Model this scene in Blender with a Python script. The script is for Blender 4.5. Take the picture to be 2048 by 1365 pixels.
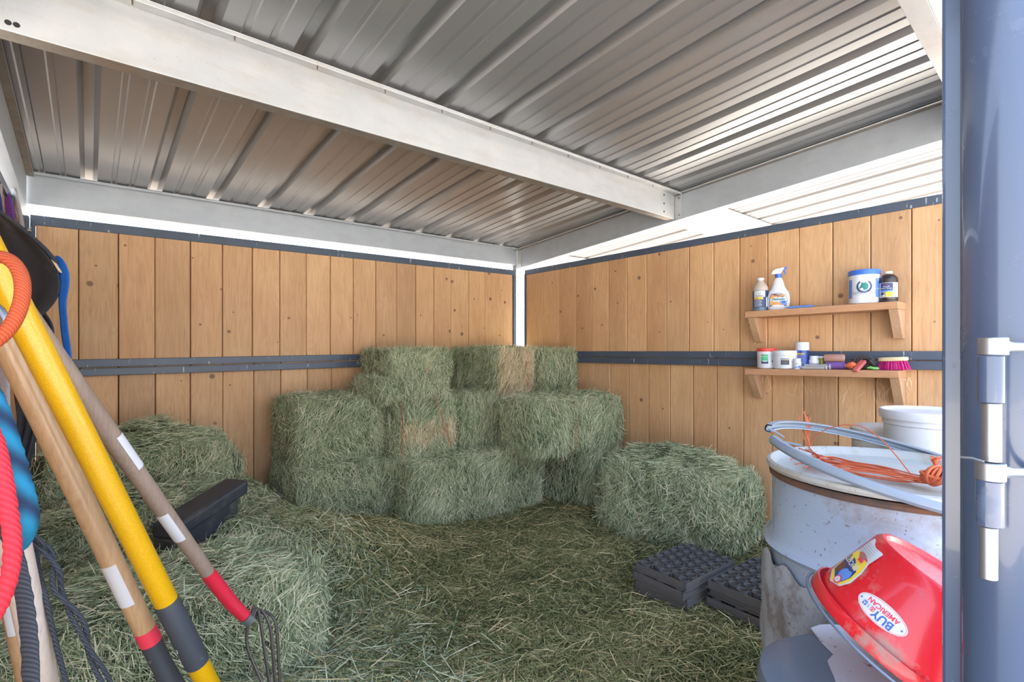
import bpy, math, random
import numpy as np
from mathutils import Vector, Matrix, Euler, noise

S = bpy.context.scene
for o in list(bpy.data.objects): bpy.data.objects.remove(o)
COL = S.collection
pi = math.pi

# ------------------------------------------------------------------ camera
F0 = 985.0; HZ = 703.0; YAW = math.atan(846/F0); EYE = 1.2
FWD = Vector((math.sin(YAW), math.cos(YAW), 0)); RGT = Vector((math.cos(YAW), -math.sin(YAW), 0))
cd = bpy.data.cameras.new('camera'); cam = bpy.data.objects.new('camera', cd); COL.objects.link(cam)
cam.location = (0, 0, EYE); cam.rotation_euler = (pi/2, 0, -YAW)
cd.sensor_width = 36; cd.lens = 36*F0/2048; cd.shift_y = (HZ-682.5)/2048; cd.clip_start = .02
S.camera = cam
# ------------------------------------------------------------------ light
w = bpy.data.worlds.new('sky'); S.world = w; w.use_nodes = True
nt = w.node_tree; nt.nodes.clear()
_tc = nt.nodes.new('ShaderNodeTexCoord'); _sx = nt.nodes.new('ShaderNodeSeparateXYZ'); _cr = nt.nodes.new('ShaderNodeValToRGB')
_bg = nt.nodes.new('ShaderNodeBackground'); _wo = nt.nodes.new('ShaderNodeOutputWorld')
nt.links.new(_tc.outputs['Generated'], _sx.inputs[0]); nt.links.new(_sx.outputs[2], _cr.inputs[0])
nt.links.new(_cr.outputs[0], _bg.inputs[0]); nt.links.new(_bg.outputs[0], _wo.inputs[0])
_cr.color_ramp.elements[0].color = (.95, .98, 1, 1); _cr.color_ramp.elements[0].position = 0.0
_cr.color_ramp.elements[1].color = (.45, .64, 1, 1); _cr.color_ramp.elements[1].position = .6
_bg.inputs[1].default_value = 1.15
sd = bpy.data.lights.new('sun', 'SUN'); sd.energy = 18.0; sd.angle = .01; sd.color = (1, .94, .86)
so = bpy.data.objects.new('sun', sd); COL.objects.link(so)
so.rotation_euler = Vector((-.75*math.cos(.72), -.66*math.cos(.72), -math.sin(.72))).to_track_quat('-Z', 'Y').to_euler()
S.view_settings.view_transform = 'Standard'; S.view_settings.look = 'None'
S.view_settings.exposure = 1.85; S.view_settings.gamma = 1; S.view_settings.use_curve_mapping = False

# ------------------------------------------------------------------ rays of the calibrated camera -> real places
def onF(px, py, F):
    p = FWD*F + RGT*((px-1024)/F0*F); return Vector((p.x, p.y, EYE - (py-HZ)/F0*F))
def onZ(px, py, z): return onF(px, py, (EYE-z)*F0/(py-HZ))
def onY(px, py, y):
    d = FWD + RGT*((px-1024)/F0); return onF(px, py, y/d.y)
def onX(px, py, x):
    d = FWD + RGT*((px-1024)/F0); return onF(px, py, x/d.x)

# ------------------------------------------------------------------ materials
def mat(name, col=(.8, .8, .8), rough=.5, metal=0, **k):
    m = bpy.data.materials.get(name)
    if m: return m
    m = bpy.data.materials.new(name); m.use_nodes = True
    b = m.node_tree.nodes['Principled BSDF']
    b.inputs['Base Color'].default_value = (*col, 1); b.inputs['Roughness'].default_value = rough; b.inputs['Metallic'].default_value = metal
    if 'trans' in k: b.inputs['Transmission Weight'].default_value = k['trans']
    if 'coat' in k: b.inputs['Coat Weight'].default_value = k['coat']
    return m
class N:
    def __init__(s, m):
        s.t = m.node_tree; s.b = s.t.nodes['Principled BSDF']
    def n(s, t, **k):
        a = s.t.nodes.new('ShaderNode'+t)
        for x, y in k.items():
            if x.startswith('i_'):
                key = x[2:]
                a.inputs[int(key) if key.isdigit() else key.replace('_', ' ')].default_value = y
            else: setattr(a, x, y)
        return a
    def l(s, a, b): s.t.links.new(a, b)
    def ramp(s, src, stops, interp='LINEAR'):
        r = s.n('ValToRGB'); s.l(src, r.inputs[0]); cr = r.color_ramp; cr.interpolation = interp
        while len(cr.elements) > 1: cr.elements.remove(cr.elements[-1])
        for i, (p, c) in enumerate(stops):
            e = cr.elements[0] if i == 0 else cr.elements.new(p)
            e.position = p; e.color = (*c, 1) if len(c) == 3 else c
        return r.outputs[0]
    def coord(s, scale=(1, 1, 1), obj=True):
        t = s.n('TexCoord'); m = s.n('Mapping'); m.inputs['Scale'].default_value = scale
        s.l(t.outputs['Object' if obj else 'Generated'], m.inputs[0]); return m.outputs[0]
    def noise(s, vec, scale, detail=4, rough=.55, dist=0):
        a = s.n('TexNoise'); a.inputs['Scale'].default_value = scale; a.inputs['Detail'].default_value = detail
        a.inputs['Roughness'].default_value = rough; a.inputs['Distortion'].default_value = dist
        if vec is not None: s.l(vec, a.inputs['Vector'])
        return a.outputs[0]
    def mix(s, fac, a, b, mode='MIX'):
        m = s.n('Mix', data_type='RGBA', blend_type=mode)
        for inp, v in ((0, fac), (6, a), (7, b)):
            if isinstance(v, (int, float)): m.inputs[inp].default_value = v
            elif isinstance(v, tuple): m.inputs[inp].default_value = (*v, 1)
            else: s.l(v, m.inputs[inp])
        return m.outputs[2]
    def math(s, op, a, b=0.0):
        m = s.n('Math', operation=op)
        for i, v in enumerate((a, b)):
            if isinstance(v, (int, float)): m.inputs[i].default_value = v
            else: s.l(v, m.inputs[i])
        return m.outputs[0]
    def bump(s, h, strength=.3, dist=.01):
        b = s.n('Bump'); b.inputs['Strength'].default_value = strength; b.inputs['Distance'].default_value = dist
        s.l(h, b.inputs['Height']); s.l(b.outputs[0], s.b.inputs['Normal'])

def wood_boards(name, c1, c2, dark, axis='z', knots=True, attr=True, sc=1.0):
    """planks: long grain, knots, board to board tint"""
    m = mat(name, c1, .62); n = N(m)
    tc = n.n('TexCoord'); base = tc.outputs['Object']
    if attr:
        at = n.n('Attribute', attribute_name='tint'); off = n.math('MULTIPLY', at.outputs['Fac'], 37.0)
        cmb = n.n('CombineXYZ'); 
        for i in range(3): n.l(off, cmb.inputs[i])
        va = n.n('VectorMath', operation='ADD'); n.l(base, va.inputs[0]); n.l(cmb.outputs[0], va.inputs[1]); vec = va.outputs[0]
    else: vec = base
    mp = n.n('Mapping'); s3 = {'z': (22, 22, 1.1), 'x': (1.1, 22, 22), 'y': (22, 1.1, 22)}[axis]
    mp.inputs['Scale'].default_value = tuple(v*sc for v in s3); n.l(vec, mp.inputs[0])
    # grain warped around the knots
    kmp = n.n('Mapping'); k3 = {'z': (7, 7, 2.6), 'x': (2.6, 7, 7), 'y': (7, 2.6, 7)}[axis]
    kmp.inputs['Scale'].default_value = tuple(v*sc for v in k3); n.l(vec, kmp.inputs[0])
    vo = n.n('TexVoronoi', feature='F1', voronoi_dimensions='2D'); vo.inputs['Scale'].default_value = 1.0; vo.inputs['Randomness'].default_value = 1.0
    sp_ = n.n('SeparateXYZ'); n.l(kmp.outputs[0], sp_.inputs[0]); cb_ = n.n('CombineXYZ')
    ia, ib, ic = {'z': (0, 1, 2), 'y': (0, 2, 1), 'x': (1, 2, 0)}[axis]
    n.l(n.math('ADD', sp_.outputs[ia], sp_.outputs[ib]), cb_.inputs[0]); n.l(sp_.outputs[ic], cb_.inputs[1]); n.l(cb_.outputs[0], vo.inputs['Vector'])
    near = n.ramp(vo.outputs['Distance'], [(0, (1, 1, 1)), (.38, (0, 0, 0))])
    g = n.n('TexNoise'); g.inputs['Scale'].default_value = 1.0; g.inputs['Detail'].default_value = 5; g.inputs['Distortion'].default_value = .7
    n.l(mp.outputs[0], g.inputs['Vector'])
    wsum = n.math('ADD', g.outputs[0], n.math('MULTIPLY', near, .25))
    rings = n.math('FRACT', n.math('MULTIPLY', wsum, 7.0))
    ringc = n.ramp(rings, [(0, (.32, .32, .32)), (.55, (0, 0, 0)), (.9, (.12,)*3), (1, (.32,)*3)])
    big = n.noise(kmp.outputs[0], .6, 2)
    col = n.mix(n.ramp(big, [(.3, (0, 0, 0)), (.7, (1, 1, 1))]), c1, c2)
    fs_ = n.n('TexNoise'); fs_.inputs['Scale'].default_value = 5.0; fs_.inputs['Detail'].default_value = 4; n.l(mp.outputs[0], fs_.inputs['Vector'])
    col = n.mix(n.math('MULTIPLY', ringc, .6), col, dark)
    col = n.mix(n.ramp(fs_.outputs[0], [(.45, (0,)*3), (.75, (.32,)*3)]), col, dark)
    if attr:
        tv = n.ramp(at.outputs['Fac'], [(0, (.80, .78, .76)), (.35, (1.0, .98, .94)), (.7, (.92, .86, .80)), (1, (1.1, 1.08, 1.04))])
        col = n.mix(1.0, col, tv, 'MULTIPLY')
    if knots:
        rnd = n.n('SeparateColor'); n.l(vo.outputs['Color'], rnd.inputs[0])
        km2 = n.n('Mapping'); km2.inputs['Scale'].default_value = (4.2, 4.2, 1); 
        cb2 = n.n('CombineXYZ'); sp2 = n.n('SeparateXYZ'); n.l(vec, sp2.inputs[0]); n.l(n.math('ADD', sp2.outputs[ia], sp2.outputs[ib]), cb2.inputs[0]); n.l(sp2.outputs[ic], cb2.inputs[1])
        n.l(cb2.outputs[0], km2.inputs[0]); vo = n.n('TexVoronoi', feature='F1', voronoi_dimensions='2D'); vo.inputs['Scale'].default_value = 1.0; n.l(km2.outputs[0], vo.inputs['Vector'])
        rnd = n.n('SeparateColor'); n.l(vo.outputs['Color'], rnd.inputs[0])
        has = n.math('GREATER_THAN', rnd.outputs[0], .22)
        sz = n.math('MULTIPLY', n.math('POWER', rnd.outputs[1], 2.2), .055)
        kd = n.math('DIVIDE', vo.outputs['Distance'], n.math('ADD', sz, .020))
        kf = n.ramp(kd, [(0, (1,)*3), (.8, (.8,)*3), (1.15, (.25,)*3), (1.8, (0,)*3)])
        col = n.mix(n.math('MULTIPLY', n.math('MULTIPLY', kf, has), .85), col, (.13, .065, .045))
    sp = n.noise(base, 160, 2); spf = n.ramp(sp, [(.68, (0,)*3), (.74, (1,)*3)])
    col = n.mix(n.math('MULTIPLY', spf, .25), col, (.16, .10, .07))
    n.l(col, n.b.inputs['Base Color']); n.bump(g.outputs[0], .12, .004)
    return m

def steel(name, c1, c2, rough=.45, metal=.6, stain=(.35, .22, .12), amt=.35, nscale=9):
    m = mat(name, c1, rough, metal); n = N(m); v = n.coord()
    col = n.mix(n.noise(v, nscale, 5), c1, c2)
    st = n.ramp(n.noise(n.coord((1.5, 1.5, 6)), 3.2, 6, .65), [(.5, (0,)*3), (.78, (1,)*3)])
    col = n.mix(n.math('MULTIPLY', st, amt), col, stain)
    spk = n.ramp(n.noise(v, 90, 3, .7), [(.63, (0,)*3), (.70, (1,)*3)])
    col = n.mix(n.math('MULTIPLY', spk, amt), col, tuple(x*.5 for x in stain))
    n.l(col, n.b.inputs['Base Color'])
    n.l(n.ramp(n.noise(v, 25, 4), [(.2, (rough-.12,)*3), (.8, (rough+.15,)*3)]), n.b.inputs['Roughness'])
    return m

def frame_paint():
    m = mat('frame_paint', (.06, .085, .13), .38); n = N(m); v = n.coord()
    col = n.mix(n.noise(v, 6, 4), (.050, .066, .098), (.10, .13, .18))
    dr = n.ramp(n.noise(n.coord((55, 55, 9)), 1.0, 3, .6), [(.66, (0,)*3), (.71, (1,)*3)])
    col = n.mix(n.math('MULTIPLY', dr, .7), col, (.62, .62, .6))
    n.l(col, n.b.inputs['Base Color']); return m

def dirty(name, c, rough=.45, dirt=(.25, .2, .14), amt=.5, scale=5, lo=.52, hi=.66, speck=.5, coat=0, metal=0):
    m = mat(name, c, rough, metal); n = N(m); v = n.coord()
    f = n.ramp(n.noise(v, scale, 6, .68), [(lo, (0,)*3), (hi, (1,)*3)])
    col = n.mix(n.noise(v, 3, 2), c, tuple(min(1, x*1.12) for x in c))
    col = n.mix(n.math('MULTIPLY', f, amt), col, dirt)
    s = n.ramp(n.noise(v, 85, 3, .7), [(.64, (0,)*3), (.70, (1,)*3)])
    col = n.mix(n.math('MULTIPLY', s, speck), col, tuple(x*.6 for x in dirt))
    n.l(col, n.b.inputs['Base Color'])
    r = n.ramp(f, [(0, (rough,)*3), (1, (.9,)*3)]); n.l(r, n.b.inputs['Roughness'])
    if coat: n.b.inputs['Coat Weight'].default_value = coat
    return m

WALLW = wood_boards('wall_boards', (.78, .50, .275), (.67, .395, .20), (.36, .18, .08))
WALLI = wood_boards('wall_boards_lower', (.50, .275, .125), (.42, .21, .09), (.23, .10, .04))
SHELF = wood_boards('shelf_wood_front', (.60, .33, .17), (.52, .26, .13), (.30, .12, .05), axis='y', knots=False, attr=False, sc=1.3)
BRACE = wood_boards('brace_wood', (.62, .40, .24), (.50, .30, .17), (.24, .12, .06), axis='z', knots=False, attr=False, sc=1.6)
GALV = steel('galvanised_beam', (.47, .49, .51), (.60, .60, .585), .42, .45, (.40, .31, .21), .35)
GALV2 = steel('galvanised_grey', (.42, .46, .50), (.54, .57, .60), .5, .5, (.3, .25, .2), .22)
RUST = steel('rusted_flange', (.20, .17, .14), (.36, .33, .30), .7, .3, (.36, .19, .09), .7, 20)
def sheet(name, c, rough, metal):
    m = mat(name, c, rough, metal); n = N(m); n.l(n.mix(n.noise(n.coord((1, .3, 1)), 2.5, 2), c, tuple(x*.88 for x in c)), n.b.inputs['Base Color']); return m
ROOF = sheet('roof_sheet', (.34, .345, .35), .30, .55)
ROOFW = sheet('bright_roof_sheet', (.33, .32, .315), .5, .1)
GALVW = steel('overexposed_purlin', (.85, .86, .86), (.9, .9, .89), .6, 0, (.7, .66, .6), .05)  # near-white colour puts the overexposed outdoor brightness into the neighbouring beams
FRAME = frame_paint()
CHROME = mat('zinc_hardware', (.34, .35, .37), .38, .8)
POSTB = dirty('post_blue_paint', (.058, .08, .135), .20, (.20, .24, .31), .25, 14, .60, .74, .12, .4)
BLKP = dirty('black_plastic', (.035, .042, .055), .5, (.22, .19, .13), .45, 12, .48, .7, .4)
TRAYM = dirty('tray_plastic', (.115, .112, .115), .55, (.17, .13, .09), .55, 16, .45, .68, .4)
BARREL = dirty('barrel_paint', (.34, .41, .51), .34, (.24, .16, .10), .6, 5, .57, .70, .9, .25)
BARRELW = dirty('barrel_lid_paint', (.43, .43, .40), .5, (.36, .25, .14), .55, 7, .5, .68, .6)
BAGM = dirty('crumpled_label', (.36, .37, .40), .7, (.15, .11, .08), .7, 9, .50, .62, .9)
GREYP = dirty('grey_tote', (.13, .165, .22), .38, (.30, .26, .2), .45, 6, .60, .70, .35, .2)
PAPER = dirty('white_paper', (.60, .59, .64), .7, (.13, .09, .06), .85, 22, .60, .66, .4)
REDP = dirty('red_plastic', (.60, .012, .022), .27, (.34, .27, .22), .75, 6.5, .55, .64, .35, .3)
REDLID = mat('red_lid', (.80, .07, .05), .4); WHITEP = dirty('white_plastic', (.68, .69, .73), .35, (.4, .36, .3), .35, 9, .6, .75, .4)
WHITEC = mat('clean_white', (.70, .71, .75), .35); BLUEC = mat('blue_cap', (.05, .16, .62), .35); BLUED = mat('dark_blue', (.03, .05, .22), .4)
BLK = mat('black_ink', (.02, .025, .03), .6); DKB = mat('dark_bottle', (.035, .025, .022), .25); CREAM = mat('cream_cap', (.72, .68, .56), .45)
ORG = mat('label_orange', (.85, .38, .08), .5); GRN = mat('label_green', (.07, .55, .25), .5); TEAL = mat('teal_ink', (.02, .22, .20), .5)
YEL = mat('label_yellow', (.85, .60, .06), .5); NAVY = mat('navy_ink', (.03, .06, .17), .5); GREY = mat('grey_print', (.30, .31, .34), .6); LBL = mat('label_white', (.64, .64, .66), .5)
LBLUE = mat('label_blue', (.12, .26, .66), .5); REDI = mat('red_ink', (.75, .04, .08), .5); TANB = mat('tan_bottle', (.55, .45, .38), .3); INKB = mat('usa_blue', (.05, .13, .42), .5)
PURP = mat('purple_wrap', (.20, .10, .34), .85); TANR = mat('tan_wrap', (.48, .26, .20), .85); CLR = mat('clear_plastic', (.78, .76, .75), .25, 0, trans=.55)
GVIAL = mat('yellow_green_vial', (.34, .36, .05), .15, 0, trans=.3); ORB = mat('orange_rubber', (.85, .16, .05), .4); REDB = mat('faded_red', (.62, .15, .13), .6)
GRNB = mat('green_comb', (.22, .60, .16), .4); PINK = mat('pink_bristle', (.72, .03, .24), .8); PALEW = mat('pale_wood', (.74, .58, .34), .55); DKR = mat('dark_strap', (.085, .075, .075), .85)
TWINE = mat('orange_twine', (.62, .13, .05), .7)
HANDLE = wood_boards('handle_varnished', (.56, .37, .21), (.48, .29, .14), (.26, .13, .06), axis='z', knots=False, attr=False, sc=1.5); HANDLE.node_tree.nodes['Principled BSDF'].inputs['Roughness'].default_value = .28
HANDLEW = wood_boards('handle_weathered', (.36, .275, .215), (.30, .215, .16), (.14, .09, .065), axis='z', knots=False, attr=False, sc=2.2)
HANDLEP = wood_boards('handle_pale', (.60, .52, .46), (.52, .43, .36), (.40, .26, .20), axis='z', knots=False, attr=False, sc=2)
YELP = mat('yellow_fibreglass', (.66, .37, .01), .32, coat=.15)
GRIP = dirty('black_grip', (.045, .05, .06), .5, (.4, .4, .4), .3, 30, .62, .70, .2); TINE = steel('tine_steel', (.10, .09, .085), (.16, .13, .12), .55, .4, (.25, .13, .08), .3)
REDH = mat('red_sleeve', (.66, .02, .05), .35)

def yellow_tex():
    n = N(YELP); vo = n.n('TexVoronoi'); vo.inputs['Scale'].default_value = 430
    n.l(n.coord((1, 1, .8)), vo.inputs['Vector'])
    n.bump(vo.outputs['Distance'], .06, .001)
    n.l(n.ramp(vo.outputs['Distance'], [(.2, (.66, .37, .005)), (.6, (.58, .305, .002))]), n.b.inputs['Base Color'])
yellow_tex()
def weave(name, c1, c2, scale=60, rough=.85):
    m = mat(name, c1, rough); n = N(m); v = n.coord((1, 1, 1))
    a = n.n('TexWave', wave_type='BANDS', bands_direction='DIAGONAL'); a.inputs['Scale'].default_value = scale; n.l(v, a.inputs['Vector'])
    n.l(n.mix(a.outputs['Fac'], c1, c2), n.b.inputs['Base Color']); n.bump(a.outputs['Fac'], .5, .002); return m
ORANGE = weave('orange_braid', (.48, .080, .020), (.36, .045, .010), 150)
REDROPE = weave('red_rope', (.78, .03, .05), (.55, .015, .03), 90)
BLKROPE = weave('black_rope', (.018, .022, .03), (.05, .055, .07), 110)
TEALROPE = weave('teal_rope', (.006, .022, .06), (.006, .17, .30), 13)
DENIM = dirty('black_canvas', (.040, .044, .055), .85, (.17, .17, .18), .55, 6, .50, .78, .25)
BLUEW = weave('blue_webbing', (.015, .14, .62), (.02, .20, .78), 220)
GREYW = weave('grey_webbing', (.36, .31, .32), (.48, .43, .44), 200)
PURPW = weave('purple_webbing', (.16, .05, .32), (.22, .08, .40), 200)
WHTW = weave('white_net', (.62, .60, .58), (.30, .28, .26), 160)

def hay_mat(name, stops, rough=.8):
    m = mat(name, stops[0][1], rough); n = N(m)
    at = n.n('Attribute', attribute_name='tint')
    c = n.ramp(at.outputs['Fac'], stops)
    n.l(c, n.b.inputs['Base Color']); n.b.inputs['Specular IOR Level'].default_value = .35
    return m
HAY = hay_mat('hay_stems', [(0, (.085, .115, .060)), (.20, (.25, .31, .17)), (.42, (.46, .53, .31)), (.66, (.66, .68, .44)), (.85, (.74, .66, .46)), (1, (.88, .78, .58))])
HAYD = hay_mat('hay_stems_olive', [(0, (.070, .085, .030)), (.25, (.165, .18, .068)), (.5, (.30, .30, .125)), (.72, (.46, .41, .19)), (.88, (.62, .48, .25)), (1, (.76, .59, .34))])
HAYS = hay_mat('straw_stems', [(0, (.36, .29, .16)), (.4, (.72, .58, .35)), (.75, (.90, .76, .50)), (1, (.95, .86, .66))])
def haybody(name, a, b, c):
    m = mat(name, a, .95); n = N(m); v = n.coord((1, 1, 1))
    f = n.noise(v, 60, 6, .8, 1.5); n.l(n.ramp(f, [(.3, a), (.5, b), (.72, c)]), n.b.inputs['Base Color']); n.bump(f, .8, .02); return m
HAYB = haybody('hay_mass', (.03, .045, .024), (.075, .10, .05), (.17, .20, .11))  # dark body colour stands in for shade between the stems
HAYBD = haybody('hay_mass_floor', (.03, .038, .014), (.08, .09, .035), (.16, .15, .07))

# ------------------------------------------------------------------ mesh builder
def frame_z(a, b):
    a = Vector(a); b = Vector(b); q = (b-a).to_track_quat('Z', 'Y')
    return Matrix.Translation(a) @ q.to_matrix().to_4x4(), (b-a).length
class MB:
    def __init__(s): s.v = []; s.f = []; s.m = []; s.mats = []; s.sm = []; s.M = Matrix(); s.tint = {}
    def mi(s, m):
        if m not in s.mats: s.mats.append(m)
        return s.mats.index(m)
    def add(s, vs, fs, m, smooth=False, tint=None):
        o = len(s.v); s.v += [s.M @ Vector(p) for p in vs]; k = s.mi(m)
        if tint is not None:
            for i in range(o, len(s.v)): s.tint[i] = tint
        for f in fs: s.f.append(tuple(i+o for i in f)); s.m.append(k); s.sm.append(smooth)
        return s
    def box(s, a, b, m, tint=None):
        x0, y0, z0 = a; x1, y1, z1 = b
        vs = [(x, y, z) for z in (z0, z1) for y in (y0, y1) for x in (x0, x1)]
        return s.add(vs, [(0, 2, 3, 1), (4, 5, 7, 6), (0, 1, 5, 4), (2, 6, 7, 3), (0, 4, 6, 2), (1, 3, 7, 5)], m, tint=tint)
    def bar(s, a, b, w, h, m, up=(0, 0, 1)):
        """box beam from a to b; w across, h along 'up' (centred)"""
        a = Vector(a); b = Vector(b); d = (b-a).normalized(); u = Vector(up); sd_ = d.cross(u).normalized(); u = sd_.cross(d)
        vs = [p + sd_*(w/2*i) + u*(h/2*j) for p in (a, b) for (i, j) in ((-1, -1), (1, -1), (1, 1), (-1, 1))]
        return s.add(vs, [(0, 3, 2, 1), (4, 5, 6, 7), (0, 1, 5, 4), (1, 2, 6, 5), (2, 3, 7, 6), (3, 0, 4, 7)], m)
    def prism(s, pts, y0, y1, m, axis='y'):
        """2D outline extruded; axis y: pts are (x,z); x: pts (y,z); z: pts (x,y)"""
        mk = {'y': lambda p, t: (p[0], t, p[1]), 'x': lambda p, t: (t, p[0], p[1]), 'z': lambda p, t: (p[0], p[1], t)}[axis]
        n = len(pts); vs = [mk(p, y0) for p in pts] + [mk(p, y1) for p in pts]
        fs = [tuple(range(n-1, -1, -1)), tuple(range(n, 2*n))] + [(i, (i+1) % n, n+(i+1) % n, n+i) for i in range(n)]
        return s.add(vs, fs, m)
    def tube(s, pts, r, m, seg=10, closed=False, flat=1.0, caps=True, up=None):
        pts = [Vector(p) for p in pts]; n = len(pts); rr = r if isinstance(r, (list, tuple)) else [r]*n
        T = []
        for i in range(n):
            a = pts[(i-1) % n] if closed or i else pts[0]; b = pts[(i+1) % n] if closed or i < n-1 else pts[-1]
            T.append((b-a).normalized())
        u = Vector(up) if up else (Vector((0, 0, 1)) if abs(T[0].z) < .9 else Vector((1, 0, 0)))
        vs = []; 
        for i in range(n):
            u = (u - T[i]*u.dot(T[i])).normalized(); w_ = T[i].cross(u)
            for k in range(seg):
                a = 2*pi*k/seg; vs.append(pts[i] + u*(math.cos(a)*rr[i]*flat) + w_*(math.sin(a)*rr[i]))
        fs = []
        for i in range(n if closed else n-1):
            j = (i+1) % n
            for k in range(seg): l = (k+1) % seg; fs.append((i*seg+k, i*seg+l, j*seg+l, j*seg+k))
        if caps and not closed: fs += [tuple(range(seg-1, -1, -1)), tuple(range((n-1)*seg, n*seg))]
        return s.add(vs, fs, m, True)
    def lathe(s, prof, m, seg=40, sq=None, sx=1, sy=1, cap=True):
        """prof [(r,z)] about local z; sq superellipse exponent"""
        vs = []
        for r, z in prof:
            for k in range(seg):
                a = 2*pi*k/seg; c, sn = math.cos(a), math.sin(a)
                if sq: q = (abs(c)**sq + abs(sn)**sq)**(-1/sq); c *= q; sn *= q
                vs.append((r*c*sx, r*sn*sy, z))
        fs = [(i*seg+k, i*seg+(k+1) % seg, (i+1)*seg+(k+1) % seg, (i+1)*seg+k) for i in range(len(prof)-1) for k in range(seg)]
        if cap:
            if prof[0][0] > 1e-4: fs.append(tuple(range(seg-1, -1, -1)))
            if prof[-1][0] > 1e-4: fs.append(tuple(range((len(prof)-1)*seg, len(prof)*seg)))
        return s.add(vs, fs, m, True)
    def build(s, name, parent=None, world=False, bevel=0, auto=35):
        me = bpy.data.meshes.new(name); me.from_pydata([tuple(p) for p in s.v], [], s.f)
        for m in s.mats: me.materials.append(m)
        me.polygons.foreach_set('material_index', s.m); me.polygons.foreach_set('use_smooth', s.sm)
        if s.tint:
            a = me.attributes.new('tint', 'FLOAT', 'POINT'); d = np.full(len(s.v), .5)
            for i, t in s.tint.items(): d[i] = t
            a.data.foreach_set('value', d)
        me.update()
        if any(s.sm):
            try: me.set_sharp_from_angle(angle=math.radians(auto))
            except Exception: pass
        o = bpy.data.objects.new(name, me); COL.objects.link(o)
        if parent:
            if world: 
                top = parent; M = parent.matrix_basis.copy()
                while top.parent: top = top.parent; M = top.matrix_basis @ M
                me.transform(M.inverted())
            o.parent = parent
        if bevel:
            b = o.modifiers.new('bevel', 'BEVEL'); b.width = bevel; b.segments = 2; b.limit_method = 'ANGLE'
        return o
def tag(o, label, cat, group=None, kind=None):
    o['label'] = label; o['category'] = cat
    if group: o['group'] = group
    if kind: o['kind'] = kind
    return o
def thing(name, loc, label, cat, group=None, rot=(0, 0, 0)):
    o = bpy.data.objects.new(name, None); COL.objects.link(o); o.empty_display_size = .05
    o.matrix_basis = Matrix.Translation(Vector(loc)) @ Euler(rot).to_matrix().to_4x4()
    return tag(o, label, cat, group)
def struct(o): o['kind'] = 'structure'; return o
def plabel(o, t): o['label'] = t; return o

# text -> flat triangles
_tx = {}
def text_mesh(t, size, bold=0.0, shear=0.0):
    key = (t, bold, shear)
    if key not in _tx:
        c = bpy.data.curves.new('t', 'FONT'); c.body = t; c.size = 1; c.align_x = 'CENTER'; c.align_y = 'CENTER'; c.offset = bold; c.shear = shear; c.resolution_u = 3
        o = bpy.data.objects.new('t', c); COL.objects.link(o); bpy.context.view_layer.update()
        me = o.evaluated_get(bpy.context.evaluated_depsgraph_get()).to_mesh()
        vs = [tuple(v.co) for v in me.vertices]; fs = [tuple(p.vertices) for p in me.polygons]
        bpy.data.objects.remove(o); bpy.data.curves.remove(c); _tx[key] = (vs, fs)
    vs, fs = _tx[key]
    return [(v[0]*size, v[1]*size) for v in vs], fs
class Label:
    """flat artwork wrapped on a surface: fn(u,v,lift)->point"""
    def __init__(s, fn): s.fn = fn; s.mb = MB(); s.k = 1
    def poly(s, pts, m, lift=None):
        s.k += 1; L = s.k if lift is None else lift
        cx = sum(p[0] for p in pts)/len(pts); cy = sum(p[1] for p in pts)/len(pts)
        vs = [s.fn(cx, cy, L)]; n = len(pts); rings = 4
        for r in range(1, rings+1):
            for p in pts: t = r/rings; vs.append(s.fn(cx+(p[0]-cx)*t, cy+(p[1]-cy)*t, L))
        fs = [(0, 1+i, 1+(i+1) % n) for i in range(n)]
        for r in range(1, rings):
            for i in range(n):
                j = (i+1) % n; a = 1+(r-1)*n; b = 1+r*n; fs.append((a+i, b+i, b+j, a+j))
        s.mb.add(vs, fs, m, True); return s
    def rect(s, x0, y0, x1, y1, m):
        s.k += 1; n = 10; vs = []; fs = []
        for i in range(n+1):
            x = x0+(x1-x0)*i/n; vs += [s.fn(x, y0, s.k), s.fn(x, y1, s.k)]
        for i in range(n): fs.append((2*i, 2*i+2, 2*i+3, 2*i+1))
        s.mb.add(vs, fs, m, True); return s
    def ell(s, cx, cy, rx, ry, m, n=28): return s.poly([(cx+rx*math.cos(2*pi*i/n), cy+ry*math.sin(2*pi*i/n)) for i in range(n)], m)
    def text(s, t, x, y, size, m, bold=.01, shear=0, sx=1, rot=0):
        s.k += 1; vs, fs = text_mesh(t, size, bold, shear); c, sn = math.cos(rot), math.sin(rot)
        s.mb.add([s.fn(x+(a*sx*c-b*sn), y+(a*sx*sn+b*c), s.k) for a, b in vs], fs, m); return s
def cyl_fn(R, face, lift=.00018):
    """wrap on cylinder radius R, centred on angle face"""
    return lambda u, v, k: ((R+.0004+k*lift)*math.cos(face+u/R), (R+.0004+k*lift)*math.sin(face+u/R), v)

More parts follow.
